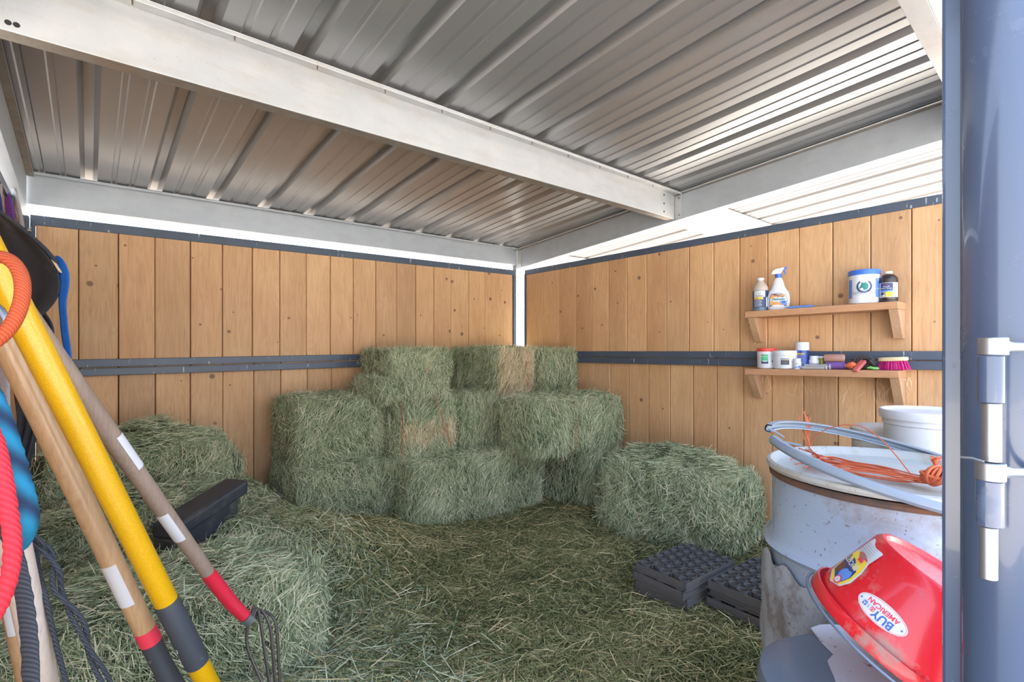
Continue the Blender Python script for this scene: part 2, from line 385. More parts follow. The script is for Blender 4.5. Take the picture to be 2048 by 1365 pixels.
# ------------------------------------------------------------------ hay
def ribbons(P, D, L, W, tint, rng, bend=.12, droop=None):
    """P centres (n,3), D unit directions, L lengths, W widths -> verts, quads, tint"""
    n = len(P); R = rng.normal(size=(n, 3)); side = np.cross(D, R); side /= np.linalg.norm(side, axis=1)[:, None]+1e-9
    b = np.cross(D, side)
    off = b*(rng.normal(size=n)*bend*L)[:, None]
    pts = np.stack([P-D*L[:, None]/2, P+off, P+D*L[:, None]/2], 1)
    if droop is not None: pts[:, 0, 2] -= droop*L; pts[:, 2, 2] -= droop*L
    wv = side*(W/2)[:, None]
    V = np.empty((n, 6, 3)); V[:, 0::2] = pts-wv[:, None]*np.array([.8, 1, .5])[None, :, None]; V[:, 1::2] = pts+wv[:, None]*np.array([.8, 1, .5])[None, :, None]
    base = (np.arange(n)*6)[:, None, None]
    Q = base + np.array([[0, 2, 3, 1], [2, 4, 5, 3]])[None]
    return V.reshape(-1, 3), Q.reshape(-1, 4), np.repeat(tint, 6)
def big_mesh(name, parts, mats, parent=None):
    """parts: list of (verts (n,3), quads (m,4), tint(n), matindex)"""
    V = np.concatenate([p[0] for p in parts]); T = np.concatenate([p[2] for p in parts]); o = 0; Q = []; MI = []
    for p in parts: Q.append(p[1]+o); MI.append(np.full(len(p[1]), p[3])); o += len(p[0])
    Q = np.concatenate(Q).astype(np.int32); MI = np.concatenate(MI).astype(np.int32)
    me = bpy.data.meshes.new(name); me.vertices.add(len(V)); me.vertices.foreach_set('co', V.astype(np.float32).ravel())
    me.loops.add(Q.size); me.loops.foreach_set('vertex_index', Q.ravel())
    me.polygons.add(len(Q)); me.polygons.foreach_set('loop_start', np.arange(0, Q.size, 4, dtype=np.int32))
    for m in mats: me.materials.append(m)
    me.polygons.foreach_set('material_index', MI); me.update(calc_edges=True)
    a = me.attributes.new('tint', 'FLOAT', 'POINT'); a.data.foreach_set('value', T.astype(np.float32))
    ob = bpy.data.objects.new(name, me); COL.objects.link(ob)
    if parent: ob.parent = parent
    return ob
def snoise(P, f, seed):
    r = np.random.default_rng(seed); out = 0
    for k in range(5):
        d = r.normal(size=3); d /= np.linalg.norm(d); out = out+np.sin(P@d*f*(1+.55*k)*2*pi+r.uniform(0, 6.28))/(1+.5*k)
    return out/2.6
def bale_mesh(dx, dy, dz, n, seed, lump=.018, rnd=10., dome=0., loose=0., width=.0026, lmin=.035, lmax=.115, skew=(0, 0), strawend=None, dens_faces=None, taper=0., patch=None):
    """one bale centred in x,y, base at z=0; strands stand on its skin"""
    rng = np.random.default_rng(seed); h = np.array([dx/2, dy/2, dz/2])
    def skin(U):       # U on unit cube surface -> rounded box
        q = (np.abs(U)**rnd).sum(1)**(-1/rnd); X = U*q[:, None]
        P = X*h
        nrm = np.sign(X)*np.abs(X)**(rnd-1)/h; nrm /= np.linalg.norm(nrm, axis=1)[:, None]+1e-9
        P = P + nrm*(lump*snoise(P+seed, 3.0, seed) + lump*.5*snoise(P+seed, 9.0, seed+1))[:, None]
        if dome: P[:, 2] += np.where(P[:, 2] > 0, dome*(1-(P[:, 0]/h[0])**2*.8)*(1-(P[:, 1]/h[1])**2*.6)*P[:, 2]/h[2], 0)
        s = (P[:, 2]/h[2])
        if taper: P[:, 0] *= 1-taper*(s+1)/2; P[:, 1] *= 1-taper*(s+1)/2
        P[:, 0] += skew[0]*(s+1)/2; P[:, 1] += skew[1]*(s+1)/2
        P[:, 2] += h[2]; return P, nrm
    g = 18; body = []; 
    lin = np.linspace(-1, 1, g+1)
    for ax in range(3):
        for sg in (-1, 1):
            A, B = np.meshgrid(lin, lin, indexing='ij'); U = np.empty(((g+1)**2, 3)); o = [i for i in range(3) if i != ax]
            U[:, ax] = sg; U[:, o[0]] = A.ravel(); U[:, o[1]] = B.ravel()
            P, nn = skin(U); P -= nn*.006
            I, J = np.meshgrid(range(g), range(g), indexing='ij'); a = (I*(g+1)+J).ravel()
            Q = np.stack([a, a+g+1, a+g+2, a+1], 1)
            if (sg > 0) == (ax == 1): Q = Q[:, ::-1]
            body.append((P, Q, np.full(len(P), .3), 0))
    areas = np.array([dy*dz, dy*dz, dx*dz, dx*dz, dx*dy, dx*dy])*np.array(dens_faces or (1, .25, 1, .12, 1.1, .05))
    cnt = (n*areas/areas.sum()).astype(int); parts = list(body)
    for fi, c in enumerate(cnt):
        if c < 4: continue
        ax = fi//2; sg = -1 if fi % 2 == 0 else 1
        if ax == 2: sg = -sg
        U = np.empty((c, 3)); o = [i for i in range(3) if i != ax]; U[:, ax] = sg; U[:, o[0]] = rng.uniform(-1, 1, c); U[:, o[1]] = rng.uniform(-1, 1, c)
        P, nn = skin(U)
        if ax == 2: q_ = snoise(P, 1.3, seed+5)*2.2+rng.normal(size=c)*.75; D = np.stack([np.cos(q_), np.sin(q_)*.8, rng.normal(size=c)*.15], 1)
        elif ax == 1: D = np.stack([snoise(P, 1.6, seed+3)*.9+rng.normal(size=c)*(.30+loose*.8), rng.normal(size=c)*.2, np.abs(rng.normal(size=c)*.8)+.25], 1)
        else: D = np.stack([rng.normal(size=c)*.25, snoise(P, 1.6, seed+4)*.9+rng.normal(size=c)*(.30+loose*.8), np.abs(rng.normal(size=c)*.8)+.25], 1)
        D /= np.linalg.norm(D, axis=1)[:, None]
        L = rng.uniform(lmin, lmax, c); W = rng.uniform(.6, 1.3, c)*width
        fly = rng.uniform(size=c) < .02; D[fly] = D[fly]*.7+nn[fly]*.8+rng.normal(size=(fly.sum(), 3))*.2; D /= np.linalg.norm(D, axis=1)[:, None]; P = P+D*(np.where(fly, .25, 0)*np.minimum(L, .07))[:, None]
        P = P + nn*(rng.uniform(-.004, .010, c) + (rng.uniform(size=c) < .04)*.012)[:, None]
        ptch = snoise(P, 2.3, seed+7)*.13+snoise(P, 7, seed+9)*.06
        t = np.clip(rng.beta(1.5, 1.9, c)+ptch, 0, 1); t[rng.uniform(size=c) < .05] = 1
        k = 1
        st_ = 2 if (strawend and fi in strawend) else 1
        if patch and fi == 2:
            x0, x1, z0, z1 = patch; k = (P[:, 0] > x0) & (P[:, 0] < x1) & (P[:, 2] > z0+.02*np.sin(P[:, 0]*30)) & (P[:, 2] < z1+.015*np.sin(P[:, 0]*40+1)) & (rng.uniform(size=c) < .9)
            parts.append((*ribbons(P[k], D[k], L[k], W[k], t[k], rng, .1), 2)); k = ~k
            parts.append((*ribbons(P[k], D[k], L[k], W[k], t[k], rng, .1), 1))
        else: parts.append((*ribbons(P, D, L, W, t, rng, .1), st_))
    return parts
def bale(label, c, z, size, n, seed, yaw=0, name='hay_bale', mats=None, twine=None, group=None, **k):
    dx, dy, dz = size
    t = thing(name, (c[0], c[1], z), label, 'hay bale', group, (0, 0, math.radians(yaw)))
    parts = bale_mesh(dx, dy, dz, n, seed, **k); a = math.radians(yaw); ca, sa = math.cos(a), math.sin(a)
    for (V, *_r) in parts:      # keep the stems inside the walls
        wx = np.clip(V[:, 0]*ca-V[:, 1]*sa+c[0], -.268, 3.172)-c[0]; wy = np.clip(V[:, 0]*sa+V[:, 1]*ca+c[1], -9, 3.570)-c[1]
        V[:, 0] = wx*ca+wy*sa; V[:, 1] = -wx*sa+wy*ca
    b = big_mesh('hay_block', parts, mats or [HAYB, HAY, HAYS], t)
    for tw in (twine or []):
        m = MB(); m.tube(tw, .0022, TWINE, 6); m.build('twine', t)
    return t

# ================================================================== STRUCTURE
XR, YB, XL = 3.18, 3.60, -.27
def roofz(y, x=3.2): return 2.334 + .073*(1.925-y) - .0175*(3.2-x)
rnd = random.Random(4)
# ground: stall soil and the sunlit yard around it
g = MB(); g.box((-14, 3.95, -.06), (22, 22, -.012), mat('low_bounce_ground', (.13, .105, .08), .95)); struct(g.build('ground_beyond'))  # unseen ground, added dark to cut sun bounce onto the roof near the eave
g = MB(); g.box((-14, -16, -.06), (22, 3.95, -.012), mat('yard_soil', (.50, .46, .40), .95)); struct(g.build('ground'))
m_ = MB(); m_.box((XL-.05, -.4, -.012), (XR+.05, YB+.05, 0), mat('stall_soil', (.10, .08, .055), .95)); struct(m_.build('floor'))
n_ = N(mat('yard_soil')); n_.l(n_.mix(n_.noise(n_.coord(), 3, 6), (.44, .40, .35), (.58, .54, .48)), n_.b.inputs['Base Color'])

def boards(mb, seams, ztop, zbot, plane, axis, thick=.03):
    """vertical planks with bevelled edges; seams = coordinates along the wall"""
    for a, b in zip(seams[:-1], seams[1:]):
        t = rnd.random(); g_ = .0022; c = .004; d = rnd.uniform(0, .0025)
        a2, b2 = min(a, b)+g_*rnd.uniform(.4, 1.2), max(a, b)-g_*rnd.uniform(.4, 1.2)
        f = plane+d
        if axis == 'y': P = [(a2, f+c), (a2+c, f), (b2-c, f), (b2, f+c), (b2, f+thick), (a2, f+thick)]
        else: P = [(f+c, a2), (f, a2+c), (f, b2-c), (f+c, b2), (f+thick, b2), (f+thick, a2)]
        zt = [ztop(q[0] if axis == 'y' else q[1]) for q in P]; zb = [zbot(q[0] if axis == 'y' else q[1]) for q in P]
        vs = [(p[0], p[1], z) for p, z in zip(P, zb)] + [(p[0], p[1], z) for p, z in zip(P, zt)]
        n = 6; fs = [tuple(range(n-1, -1, -1)), tuple(range(n, 2*n))]+[(i, (i+1) % n, n+(i+1) % n, n+i) for i in range(n)]
        mb.add(vs, fs, WALLW, tint=t)
BACKW = mat('board_tongue_dark', (.05, .03, .02), .9)
def lin(a, b): return lambda t: a[1]+(b[1]-a[1])*(t-a[0])/(b[0]-a[0])
def lineY(p, q, y): A, B = onY(*p, y), onY(*q, y); return lin((A.x, A.z), (B.x, B.z))
def lineX(p, q, x): A, B = onX(*p, x), onX(*q, x); return lin((A.y, A.z), (B.y, B.z))
# back wall (left half of the view)
up = [71, 157, 237, 310, 381, 445, 505, 560, 613, 661, 707, 752, 794, 832, 868, 902, 938, 970, 1026]
lo = [71, 160, 237, 311, 381, 446, 508, 562, 615, 664, 712, 757, 799, 838, 875, 910, 943, 975, 1026]
sx = lambda px: onY(px, 600, YB).x
wb = MB(); topL = lineY((157, 457), (1026, 549), YB); midL = lineY((237, 733), (700, 721), YB-.01)
boards(wb, [sx(p) for p in up], topL, midL, YB, 'y'); boards(wb, [sx(p) for p in lo], midL, lambda t: 0, YB+.003, 'y')
wb.box((sx(71), YB+.032, 0), (sx(1026), YB+.036, topL(3)-.02), BACKW)
struct(wb.build('wall_back'))
# right wall
upr = [1052, 1086, 1118, 1151, 1183, 1217, 1253.5, 1292.5, 1333, 1378, 1427, 1479, 1535, 1597.5, 1665, 1741, 1823, 1925, 2060]
lor = [1052, 1088, 1121, 1154, 1187, 1220, 1256.6, 1296.5, 1339, 1385.5, 1432.6, 1486, 1543, 1606.5, 1675.5, 1750, 1833.7, 1935, 2060]
sy = lambda px: onX(px, 600, XR).y
wr = MB(); topR = lineX((1049, 549), (1885, 404), XR); midR = lambda t: 1.165
boards(wr, [sy(p) for p in upr], topR, midR, XR, 'x'); boards(wr, [sy(p) for p in lor], midR, lambda t: 0, XR+.003, 'x')
wr.box((XR+.032, sy(2060), 0), (XR+.036, sy(1052), topR(1)-.02), BACKW)
struct(wr.build('wall_right'))
# left partition
wl = MB(); boards(wl, [.55+i*.172 for i in range(17)]+[YB-.06], lambda t: 1.86, lambda t: 0, XL-.035, 'x'); struct(wl.build('wall_left'))

# steel panel frames
def railY(name, pt, pb, qt, qb, y, dep, label, x1=None):
    A, B, C_, D = onY(*pt, y), onY(*pb, y), onY(*qt, y), onY(*qb, y)
    mb = MB(); mb.prism([(A.x, A.z), (B.x, B.z), (D.x, D.z), (C_.x, C_.z)], y, y+dep, FRAME, 'y')
    return tag(mb.build(name, bevel=.003), label, 'steel rail')
def railX(name, pt, pb, qt, qb, x, dep, label):
    A, B, C_, D = onX(*pt, x), onX(*pb, x), onX(*qt, x), onX(*qb, x)
    mb = MB(); mb.prism([(A.y, A.z), (B.y, B.z), (D.y, D.z), (C_.y, C_.z)], x, x+dep, FRAME, 'x')
    return tag(mb.build(name, bevel=.003), label, 'steel rail')
railY('panel_rail', (60, 429), (60, 449), (1031, 541), (1031, 551), YB-.006, .045, 'blue-grey steel top rail of the back wooden wall, under the bright gap')
railY('panel_rail', (60, 721.5), (60, 739), (1031, 703), (1031, 712), YB-.014, .014, 'upper of the two dark steel middle rails on the back wooden wall')
railY('panel_rail', (60, 741), (60, 757), (1031, 714), (1031, 724), YB-.030, .030, 'lower of the two dark steel middle rails on the back wooden wall')
railX('panel_rail', (1049, 541), (1049, 551), (2060, 355), (2060, 376), XR-.006, .045, 'spattered blue-grey steel top rail of the right wooden wall')
railX('panel_rail', (1049, 703), (1049, 713), (2060, 703), (2060, 723), XR-.014, .014, 'upper of the two dark steel middle rails on the right wooden wall')
railX('panel_rail', (1049, 714), (1049, 723.5), (2060, 725), (2060, 745), XR-.026, .026, 'lower of the two dark steel middle rails on the right wooden wall')
for nm, x0, x1, y0, y1, z1, lb in (('panel_upright', sx(1026)+.002, sx(1031), YB-.006, YB+.03, topL(3.1), 'blue-grey upright frame bar closing the back wall at the far corner'),
                                  ('panel_upright', sx(60), sx(70.5), YB-.006, YB+.03, topL(-.2), 'blue-grey upright frame bar at the left end of the back wall')):
    mb = MB(); mb.box((x0, y0, 0), (x1, y1, z1), FRAME); tag(mb.build(nm, bevel=.003), lb, 'steel upright')
mb = MB(); mb.box((XR-.005, sy(1052)+.003, 0), (XR+.035, sy(1049), topR(3.5)), FRAME); tag(mb.build('panel_upright', bevel=.003), 'blue-grey upright frame bar closing the right wall at the far corner', 'steel upright')
# left partition frame
mb = MB(); mb.box((XL-.045, .5, 1.86), (XL+.01, YB-.05, 1.90), FRAME); tag(mb.build('panel_rail', bevel=.003), 'blue-grey steel top rail of the left partition above the hanging tack', 'steel rail')
mb = MB(); mb.box((XL-.03, .5, 1.12), (XL+.0, YB-.05, 1.16), FRAME); tag(mb.build('panel_rail', bevel=.003), 'dark middle rail of the left partition behind the hanging tack', 'steel rail')

mb = MB(); mb.box((XL-.045, YB-.055, 0), (sx(60)-.001, YB-.008, 1.90), FRAME); tag(mb.build('panel_upright', bevel=.003), 'blue-grey end upright of the left partition in the left corner', 'steel upright')
# corner post (galvanised channel)
cp = thing('corner_post', (sx(1042), YB+.075, 0), 'galvanised steel post in the far corner between the two wooden walls', 'steel post')
mb = MB(); mb.prism([(-.02, -.03), (.035, -.03), (.035, .03), (-.02, .03), (-.02, .026), (.031, .026), (.031, -.026), (-.02, -.026)], 0, 2.2, GALV, 'z'); mb.build('channel', cp)
for z in (1.55, 1.75, 1.93):
    mb = MB(); mb.M = Matrix.Translation((-.0, -.031, z)) @ Euler((pi/2, 0, 0)).to_matrix().to_4x4(); mb.lathe([(0, .004), (.006, .004), (.007, 0)], CHROME, 8); mb.build('bolt', cp)
cp2 = thing('corner_post', (XL-.02, YB+.09, 0), 'galvanised steel post at the left end of the back wall', 'steel post')
mb = MB(); mb.box((-.03, -.03, 0), (.03, .03, 2.2), GALV); mb.build('channel', cp2)

# purlins: Z sections along X (web faces the camera)
def purlin(name, y, xa, xb, zl, zr, m_web, m_fl, label, h=None, bolts=(), holes=(), fl=.062, ztop=None):
    """zl: (low,top) at xa, zr at xb"""
    t = thing(name, (xa, y, zl[0]), label, 'steel beam')
    def pr(pa, pb, y0, y1, m, nm):
        mb = MB(); mb.add([(xa, y0, pa[0]), (xa, y1, pa[0]), (xa, y1, pa[1]), (xa, y0, pa[1]), (xb, y0, pb[0]), (xb, y1, pb[0]), (xb, y1, pb[1]), (xb, y0, pb[1])],
                          [(0, 1, 2, 3), (4, 7, 6, 5), (0, 4, 5, 1), (1, 5, 6, 2), (2, 6, 7, 3), (3, 7, 4, 0)], m)
        return mb.build(nm, t, world=True, bevel=.0015)
    pr(zl, zr, y, y+.003, m_web, 'web')
    pr((zl[0], zl[0]+.003), (zr[0], zr[0]+.003), y+.003, y+fl, m_fl, 'bottom_flange')
    pr((zl[1]-.003, zl[1]), (zr[1]-.003, zr[1]), y-fl, y, m_web, 'top_flange')
    pr((zl[1]-.016, zl[1]-.003), (zr[1]-.016, zr[1]-.003), y-fl, y-fl+.003, m_web, 'lip')
    for (x, fz) in holes:
        k = (x-xa)/(xb-xa); z0 = zl[0]+(zr[0]-zl[0])*k; z1 = zl[1]+(zr[1]-zl[1])*k; z = z0+(z1-z0)*fz
        mb = MB(); mb.M = Matrix.Translation((x, y-.0006, z)) @ Euler((pi/2, 0, 0)).to_matrix().to_4x4(); mb.lathe([(0, 0), (.0075, 0)], mat('bolt_hole', (.02, .02, .02), .9), 14, cap=False); mb.build('bolt_hole', t, world=True)
    return t
yp = 1.925
A, B, C_, D = onY(0, 57, yp), onY(1341, 436, yp), onY(234, 0, yp), onY(1336, 384, yp)
lowf = lin((A.x, A.z), (B.x, B.z)); topf = lambda x: roofz(yp+.04, x)-.004
xr_ = XR+.012
x0p = XL
purlin('roof_purlin', yp, x0p, xr_, (lowf(x0p), topf(x0p)), (lowf(xr_), topf(xr_)), GALV, RUST, 'large galvanised roof beam crossing the middle of the ceiling with rusty lower flange',
       holes=[(onY(16, 80, yp).x, .12), (onY(1328, 400, yp).x, .18), (onY(1328, 400, yp).x, .5), (onY(1328, 400, yp).x, .84), (onY(33, 35, yp).x, .12)])
ye = YB+.05
A, B = onY(60, 408, ye), onY(1046, 532, ye); C_, D = onY(48, 344, ye), onY(1028, 496, ye)
lf, tf = lin((A.x, A.z), (B.x, B.z)), lin((C_.x, C_.z), (D.x, D.z))
purlin('roof_purlin', ye, XL+.0, xr_, (lf(XL), roofz(ye, XL)-.001), (lf(xr_), roofz(ye, xr_)-.001), GALV2, GALV2, 'galvanised eave beam above the bright gap over the back wall', fl=.05)
for p in ((108.5, 363.5), (108.5, 385.5), (107.5, 407)):
    c = onY(*p, ye)
purlin('roof_purlin', .30, XL, xr_, (2.21, roofz(.3, XL)-.004), (2.25, roofz(.3)-.004), GALV, GALV, 'short visible piece of galvanised front roof beam in the upper right corner')
# adjacent bay continues
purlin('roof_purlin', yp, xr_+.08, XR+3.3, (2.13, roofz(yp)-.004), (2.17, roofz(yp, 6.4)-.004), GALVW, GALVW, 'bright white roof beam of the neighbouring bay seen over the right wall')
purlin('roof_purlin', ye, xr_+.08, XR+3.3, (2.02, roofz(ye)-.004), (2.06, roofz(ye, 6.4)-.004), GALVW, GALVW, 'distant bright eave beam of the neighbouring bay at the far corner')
# rafters along Y (C sections)
def rafter(x, pts_low, y0, y1, sgn, m, label, zoff=0):
    t = thing('roof_rafter', (x, y0, roofz(y0)), label, 'steel beam')
    def pr(z0, z1, xa, xb, nm, mm=m):
        mb = MB(); zz = lambda y, z: roofz(y, x)+z
        mb.add([(xa, y0, zz(y0, z0)), (xb, y0, zz(y0, z0)), (xb, y0, zz(y0, z1)), (xa, y0, zz(y0, z1)), (xa, y1, zz(y1, z0)), (xb, y1, zz(y1, z0)), (xb, y1, zz(y1, z1)), (xa, y1, zz(y1, z1))],
               [(0, 1, 2, 3), (4, 7, 6, 5), (0, 4, 5, 1), (1, 5, 6, 2), (2, 6, 7, 3), (3, 7, 4, 0)], mm); mb.build(nm, t, world=True, bevel=.0015)
    a, b = sorted((x, x+sgn*.003)); c, d = sorted((x, x+sgn*.07)); e, f = sorted((x, x-sgn*.03))
    pr(-.195, -.001, a, b, 'web'); pr(-.195, -.192, c, d, 'bottom_flange'); pr(-.021, -.018, e, f, 'top_flange', RUST)
    pr(-.018, -.012, e, f, 'roof_angle')
    return t
rafter(XR+.02, None, -.2, YB+.04, 1, GALV2, 'long grey steel side rafter above the right wooden wall')
rafter(XL+.02, None, -.2, YB+.04, -1, GALV2, 'steel side rafter above the hanging tack at the left edge')
# joint plate and bolts where the middle purlin meets the rafter
pl = thing('joint_bracket', (XR+.018, yp-.06, roofz(yp)-.19), 'small galvanised bracket joining the middle roof beam to the right rafter', 'bracket')
mb = MB(); mb.box((-.003, -.0, .01), (0, .058, .165), GALV); mb.build('plate', pl)
for z in (.03, .15):
    mb = MB(); mb.M = Matrix.Translation((-.003, .025, z)) @ Euler((0, -pi/2, 0)).to_matrix().to_4x4(); mb.lathe([(0, .008), (.008, .008), (.009, 0)], CHROME, 6); mb.build('bolt', pl)
pl = thing('joint_bracket', (XR+.018, ye-.07, roofz(ye)-.19), 'small galvanised bracket at the far corner of the eave beam', 'bracket')
mb = MB(); mb.box((-.003, 0, .01), (0, .06, .165), GALV); mb.build('plate', pl)

# corrugated roof: one mesh from panel profile
def roof(name, xa, xb, ya, yb, m, x_off=0.0, pitch=.297):
    prof = []; x = xa; k0 = math.floor((xa-x_off)/pitch)
    pts = []
    k = k0
    while x_off+k*pitch < xb+pitch:
        c = x_off+k*pitch
        for dx_, dz_ in ((-.036, 0), (-.017, .034), (.017, .034), (.036, 0)): pts.append((c+dx_, dz_))
        for q in (.36, .64):
            cc = c+q*pitch
            for dx_, dz_ in ((-.013, 0), (-.008, .004), (.008, .004), (.013, 0)): pts.append((cc+dx_, dz_))
        k += 1
    pts = [p for p in pts if xa <= p[0] <= xb]; pts = [(xa, 0)]+pts+[(xb, 0)]
    mb = MB(); vs = []; 
    for (px_, z) in pts:
        vs += [(px_, ya, roofz(ya, px_)+z), (px_, yb, roofz(yb, px_)+z)]
    mb.add(vs, [(2*i, 2*i+2, 2*i+3, 2*i+1) for i in range(len(pts)-1)], m)
    o = mb.build(name); so_ = o.modifiers.new('t', 'SOLIDIFY'); so_.thickness = .0012; so_.offset = 1
    return o
struct(roof('ceiling', XL-.05, XR+.05, .20, YB+.18, ROOF))
o = roof('ceiling_beyond', XR+.11, XR+3.4, -1.2, YB+.18, ROOFW); struct(o)
# screws through the top flange
mb0 = None
for k in range(12):
    x = .10+k*.297*.93
    if x > XR-.1: break
    t = MB(); t.tube([(0, 0, .0), (0, 0, -.022)], .0022, mat('screw_rust', (.16, .09, .05), .8), 6)
    o = t.build('roof_screw'); o.location = (x, yp-.04, roofz(yp, x)-.005); tag(o, 'rusty roofing screw tip poking down beside the middle roof beam', 'screw', 'roofing screws through the middle beam flange')

# ================================================================== HAY
def terr(x, y):
    """height of the loose hay on the ground"""
    x = np.asarray(x, float); y = np.asarray(y, float)
    P = np.stack([x, y, x*0], -1).reshape(-1, 3)
    z = .055+.022*snoise(P, 1.1, 3).reshape(x.shape)+.010*snoise(P, 3.1, 5).reshape(x.shape)
    gs = lambda cx, cy, sx_, sy_, h: h*np.exp(-((x-cx)/sx_)**2-((y-cy)/sy_)**2)
    z = z+gs(-.05, 3.4, .62, .55, .50)+gs(.50, 3.35, .40, .35, .24)+gs(.25, 2.55, .6, .3, .26)+gs(.80, 3.0, .25, .40, .16)+gs(.9, 2.5, .35, .28, .13)+gs(.2, 1.6, .55, .25, .12)
    z = z+gs(1.25, 2.75, .35, .25, .10)+gs(2.75, 2.2, .3, .3, .05)+gs(1.9, 1.0, .25, .4, .03)+gs(1.35, 2.35, .5, .3, .03)+gs(.50, 2.52, .16, .16, .10)
    return z
def loose_hay():
    rng = np.random.default_rng(11); parts = []
    xs = np.linspace(XL+.01, XR-.01, 150); ys = np.linspace(.25, YB-.01, 150); X, Y = np.meshgrid(xs, ys, indexing='ij')
    Z = terr(X, Y)-.006; V = np.stack([X.ravel(), Y.ravel(), Z.ravel()], 1)
    I, J = np.meshgrid(range(149), range(149), indexing='ij'); a = (I*150+J).ravel()
    parts.append((V, np.stack([a, a+150, a+151, a+1], 1), np.full(len(V), .3), 0))
    def scatter(n, x0, x1, y0, y1, lmin, lmax, wd, mi, lift=.0, up=.22, sel=None):
        x = rng.uniform(x0, x1, n); y = rng.uniform(y0, y1, n)
        if sel is not None: k = sel(x, y); x = x[k]; y = y[k]; n = len(x)
        z = terr(x, y)
        e = .02; gx = (terr(x+e, y)-terr(x-e, y))/(2*e); gy = (terr(x, y+e)-terr(x, y-e))/(2*e)
        a = rng.uniform(0, 2*pi, n); D = np.stack([np.cos(a), np.sin(a), gx*np.cos(a)+gy*np.sin(a)+rng.normal(size=n)*up], 1); D /= np.linalg.norm(D, axis=1)[:, None]
        L = rng.uniform(lmin, lmax, n); W = wd*rng.uniform(.6, 1.3, n)
        P = np.stack([x, y, z+rng.uniform(-.004, .016, n)+lift+np.abs(D[:, 2]-0)*0], 1)
        t = np.clip(rng.beta(1.5, 2.0, n)+.16*snoise(P, 1.3, 21)+.08*snoise(P, 5, 22), 0, 1); t[rng.uniform(size=n) < .06] = 1
        parts.append((*ribbons(P, D, L, W, t, rng, .13), mi))
    vis = lambda x, y: (x*.6516+y*.7585 > .95)
    isl = lambda x, y: vis(x, y) & (x < .95+.2*rng.normal(size=len(x)))
    isr = lambda x, y: vis(x, y) & (x >= .85+.2*rng.normal(size=len(x)))
    scatter(110000, XL+.05, XR-.05, 1.0, YB-.05, .03, .10, .0027, 2, sel=isr)
    scatter(50000, .2, 2.3, .7, 2.2, .03, .11, .0030, 2, sel=isr)
    scatter(75000, XL+.05, 1.1, 1.0, YB-.05, .03, .085, .0027, 1, sel=isl)
    scatter(2600, .2, 2.6, 1.0, 3.0, .10, .22, .0032, 2, .012, .3)
    scatter(1500, XL, 1.2, 1.3, 3.3, .10, .20, .0030, 1, .012, .3)
    for (V, *_r) in parts: V[:, 0] = np.clip(V[:, 0], -.262, 3.172); V[:, 1] = np.clip(V[:, 1], -9, 3.572)
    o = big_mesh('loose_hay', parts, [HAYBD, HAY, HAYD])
    tag(o, 'loose green hay spread over the stall floor and heaped to the left', 'loose hay', kind='stuff')
loose_hay()

NS = 15000
def rel(x, y, c, yaw):      # not used for placement by eye; local point of a bale
    return Vector((x-c[0], y-c[1], 0))
Wv = .0027
bale('front hay bale lying lengthwise in the middle of the floor', (2.07, 2.90), .06, (1.08, .46, .42), NS*2, 31, -4, lump=.022, width=Wv, dens_faces=(1, .2, 1.1, .05, 1.1, .05), loose=.2)
bale('hay bale on the floor beneath the overhanging right bale, against the right wall', (2.895, 2.74), .05, (.46, .84, .45), NS, 32, -2, width=Wv, dens_faces=(.4, .2, 1.6, .05, .3, .05))
bale('hay bale of the second layer at the right, against the right wall', (2.675, 2.53), .50, (.90, .44, .355), int(NS*1.5), 33, -2, lump=.016, width=Wv, rnd=8, dome=.02,
     twine=[[(-.1, -.228, z/10*.34+.01) for z in range(0, 11)]])
bale('left hay bale of the second layer, its top edge against the back wall', (1.245, 3.34), .47, (.60, .46, .43), int(NS*1.3), 34, 2, lump=.02, width=Wv, rnd=7, dens_faces=(1.3, .2, 1, .05, 1.1, .05), loose=.25)
bale('lower left hay bale under the left stack by the back wall', (1.40, 3.27), .07, (.95, .56, .41), int(NS*1.5), 35, 1, lump=.024, width=Wv, loose=.3, dens_faces=(1.2, .1, 1, .05, .6, .05))
bale('hay bale with a pale straw patch in the middle of the second layer', (1.765, 3.24), .48, (.45, .66, .385), NS, 36, 0, lump=.014, width=Wv, dens_faces=(.6, .1, 1.6, .05, .7, .05), patch=(-.2, .22, .10, .24),
     twine=[[(-.215, -.345+.01*math.sin(k), .39-.04*k) for k in range(10)], [(.02+.03*k/2, -.355-.006*k, .42-.05*k) for k in range(8)]])
bale('hay bale with blond cut ends between the pale patch and the right bale', (2.225, 3.24), .48, (.44, .66, .40), NS, 37, 2, lump=.016, width=Wv, dens_faces=(.5, .1, 1.6, .05, .7, .05))
bale('flat slab of hay jutting out under the top left bale', (1.72, 3.24), .868, (.56, .56, .14), int(NS*.9), 38, -2, name='hay_flake', lump=.015, width=Wv, rnd=5, dens_faces=(1.2, .1, 1.5, .05, 1, .05), loose=.4)
bale('small top left hay bale with a red twine slanting across it', (1.80, 3.30), .995, (.49, .50, .205), NS, 39, -2, lump=.012, width=Wv, rnd=9, dens_faces=(.6, .1, 1.6, .05, .8, .05), loose=.3,
     twine=[[(.10, -.2, .215), (.09, -.255, .20), (.06, -.262, .14), (.0, -.264, .04), (-.02, -.262, .0)]])
bale('top middle hay bale showing its blond straw end in front of the corner', (2.53, 3.22), .865, (.37, .68, .355), int(NS*1.3), 40, 1, lump=.012, width=Wv, rnd=9, strawend=(2,), dens_faces=(1.7, .1, 1.0, .05, .6, .05),
     twine=[[(.08+.02*math.sin(k), -.348, .34-.035*k) for k in range(9)]])
bale('top right hay bale against the right wall', (2.945, 3.18), .865, (.40, .72, .345), NS, 41, 0, lump=.012, width=Wv, rnd=10, dens_faces=(.7, .1, 1.7, .05, .6, .05))
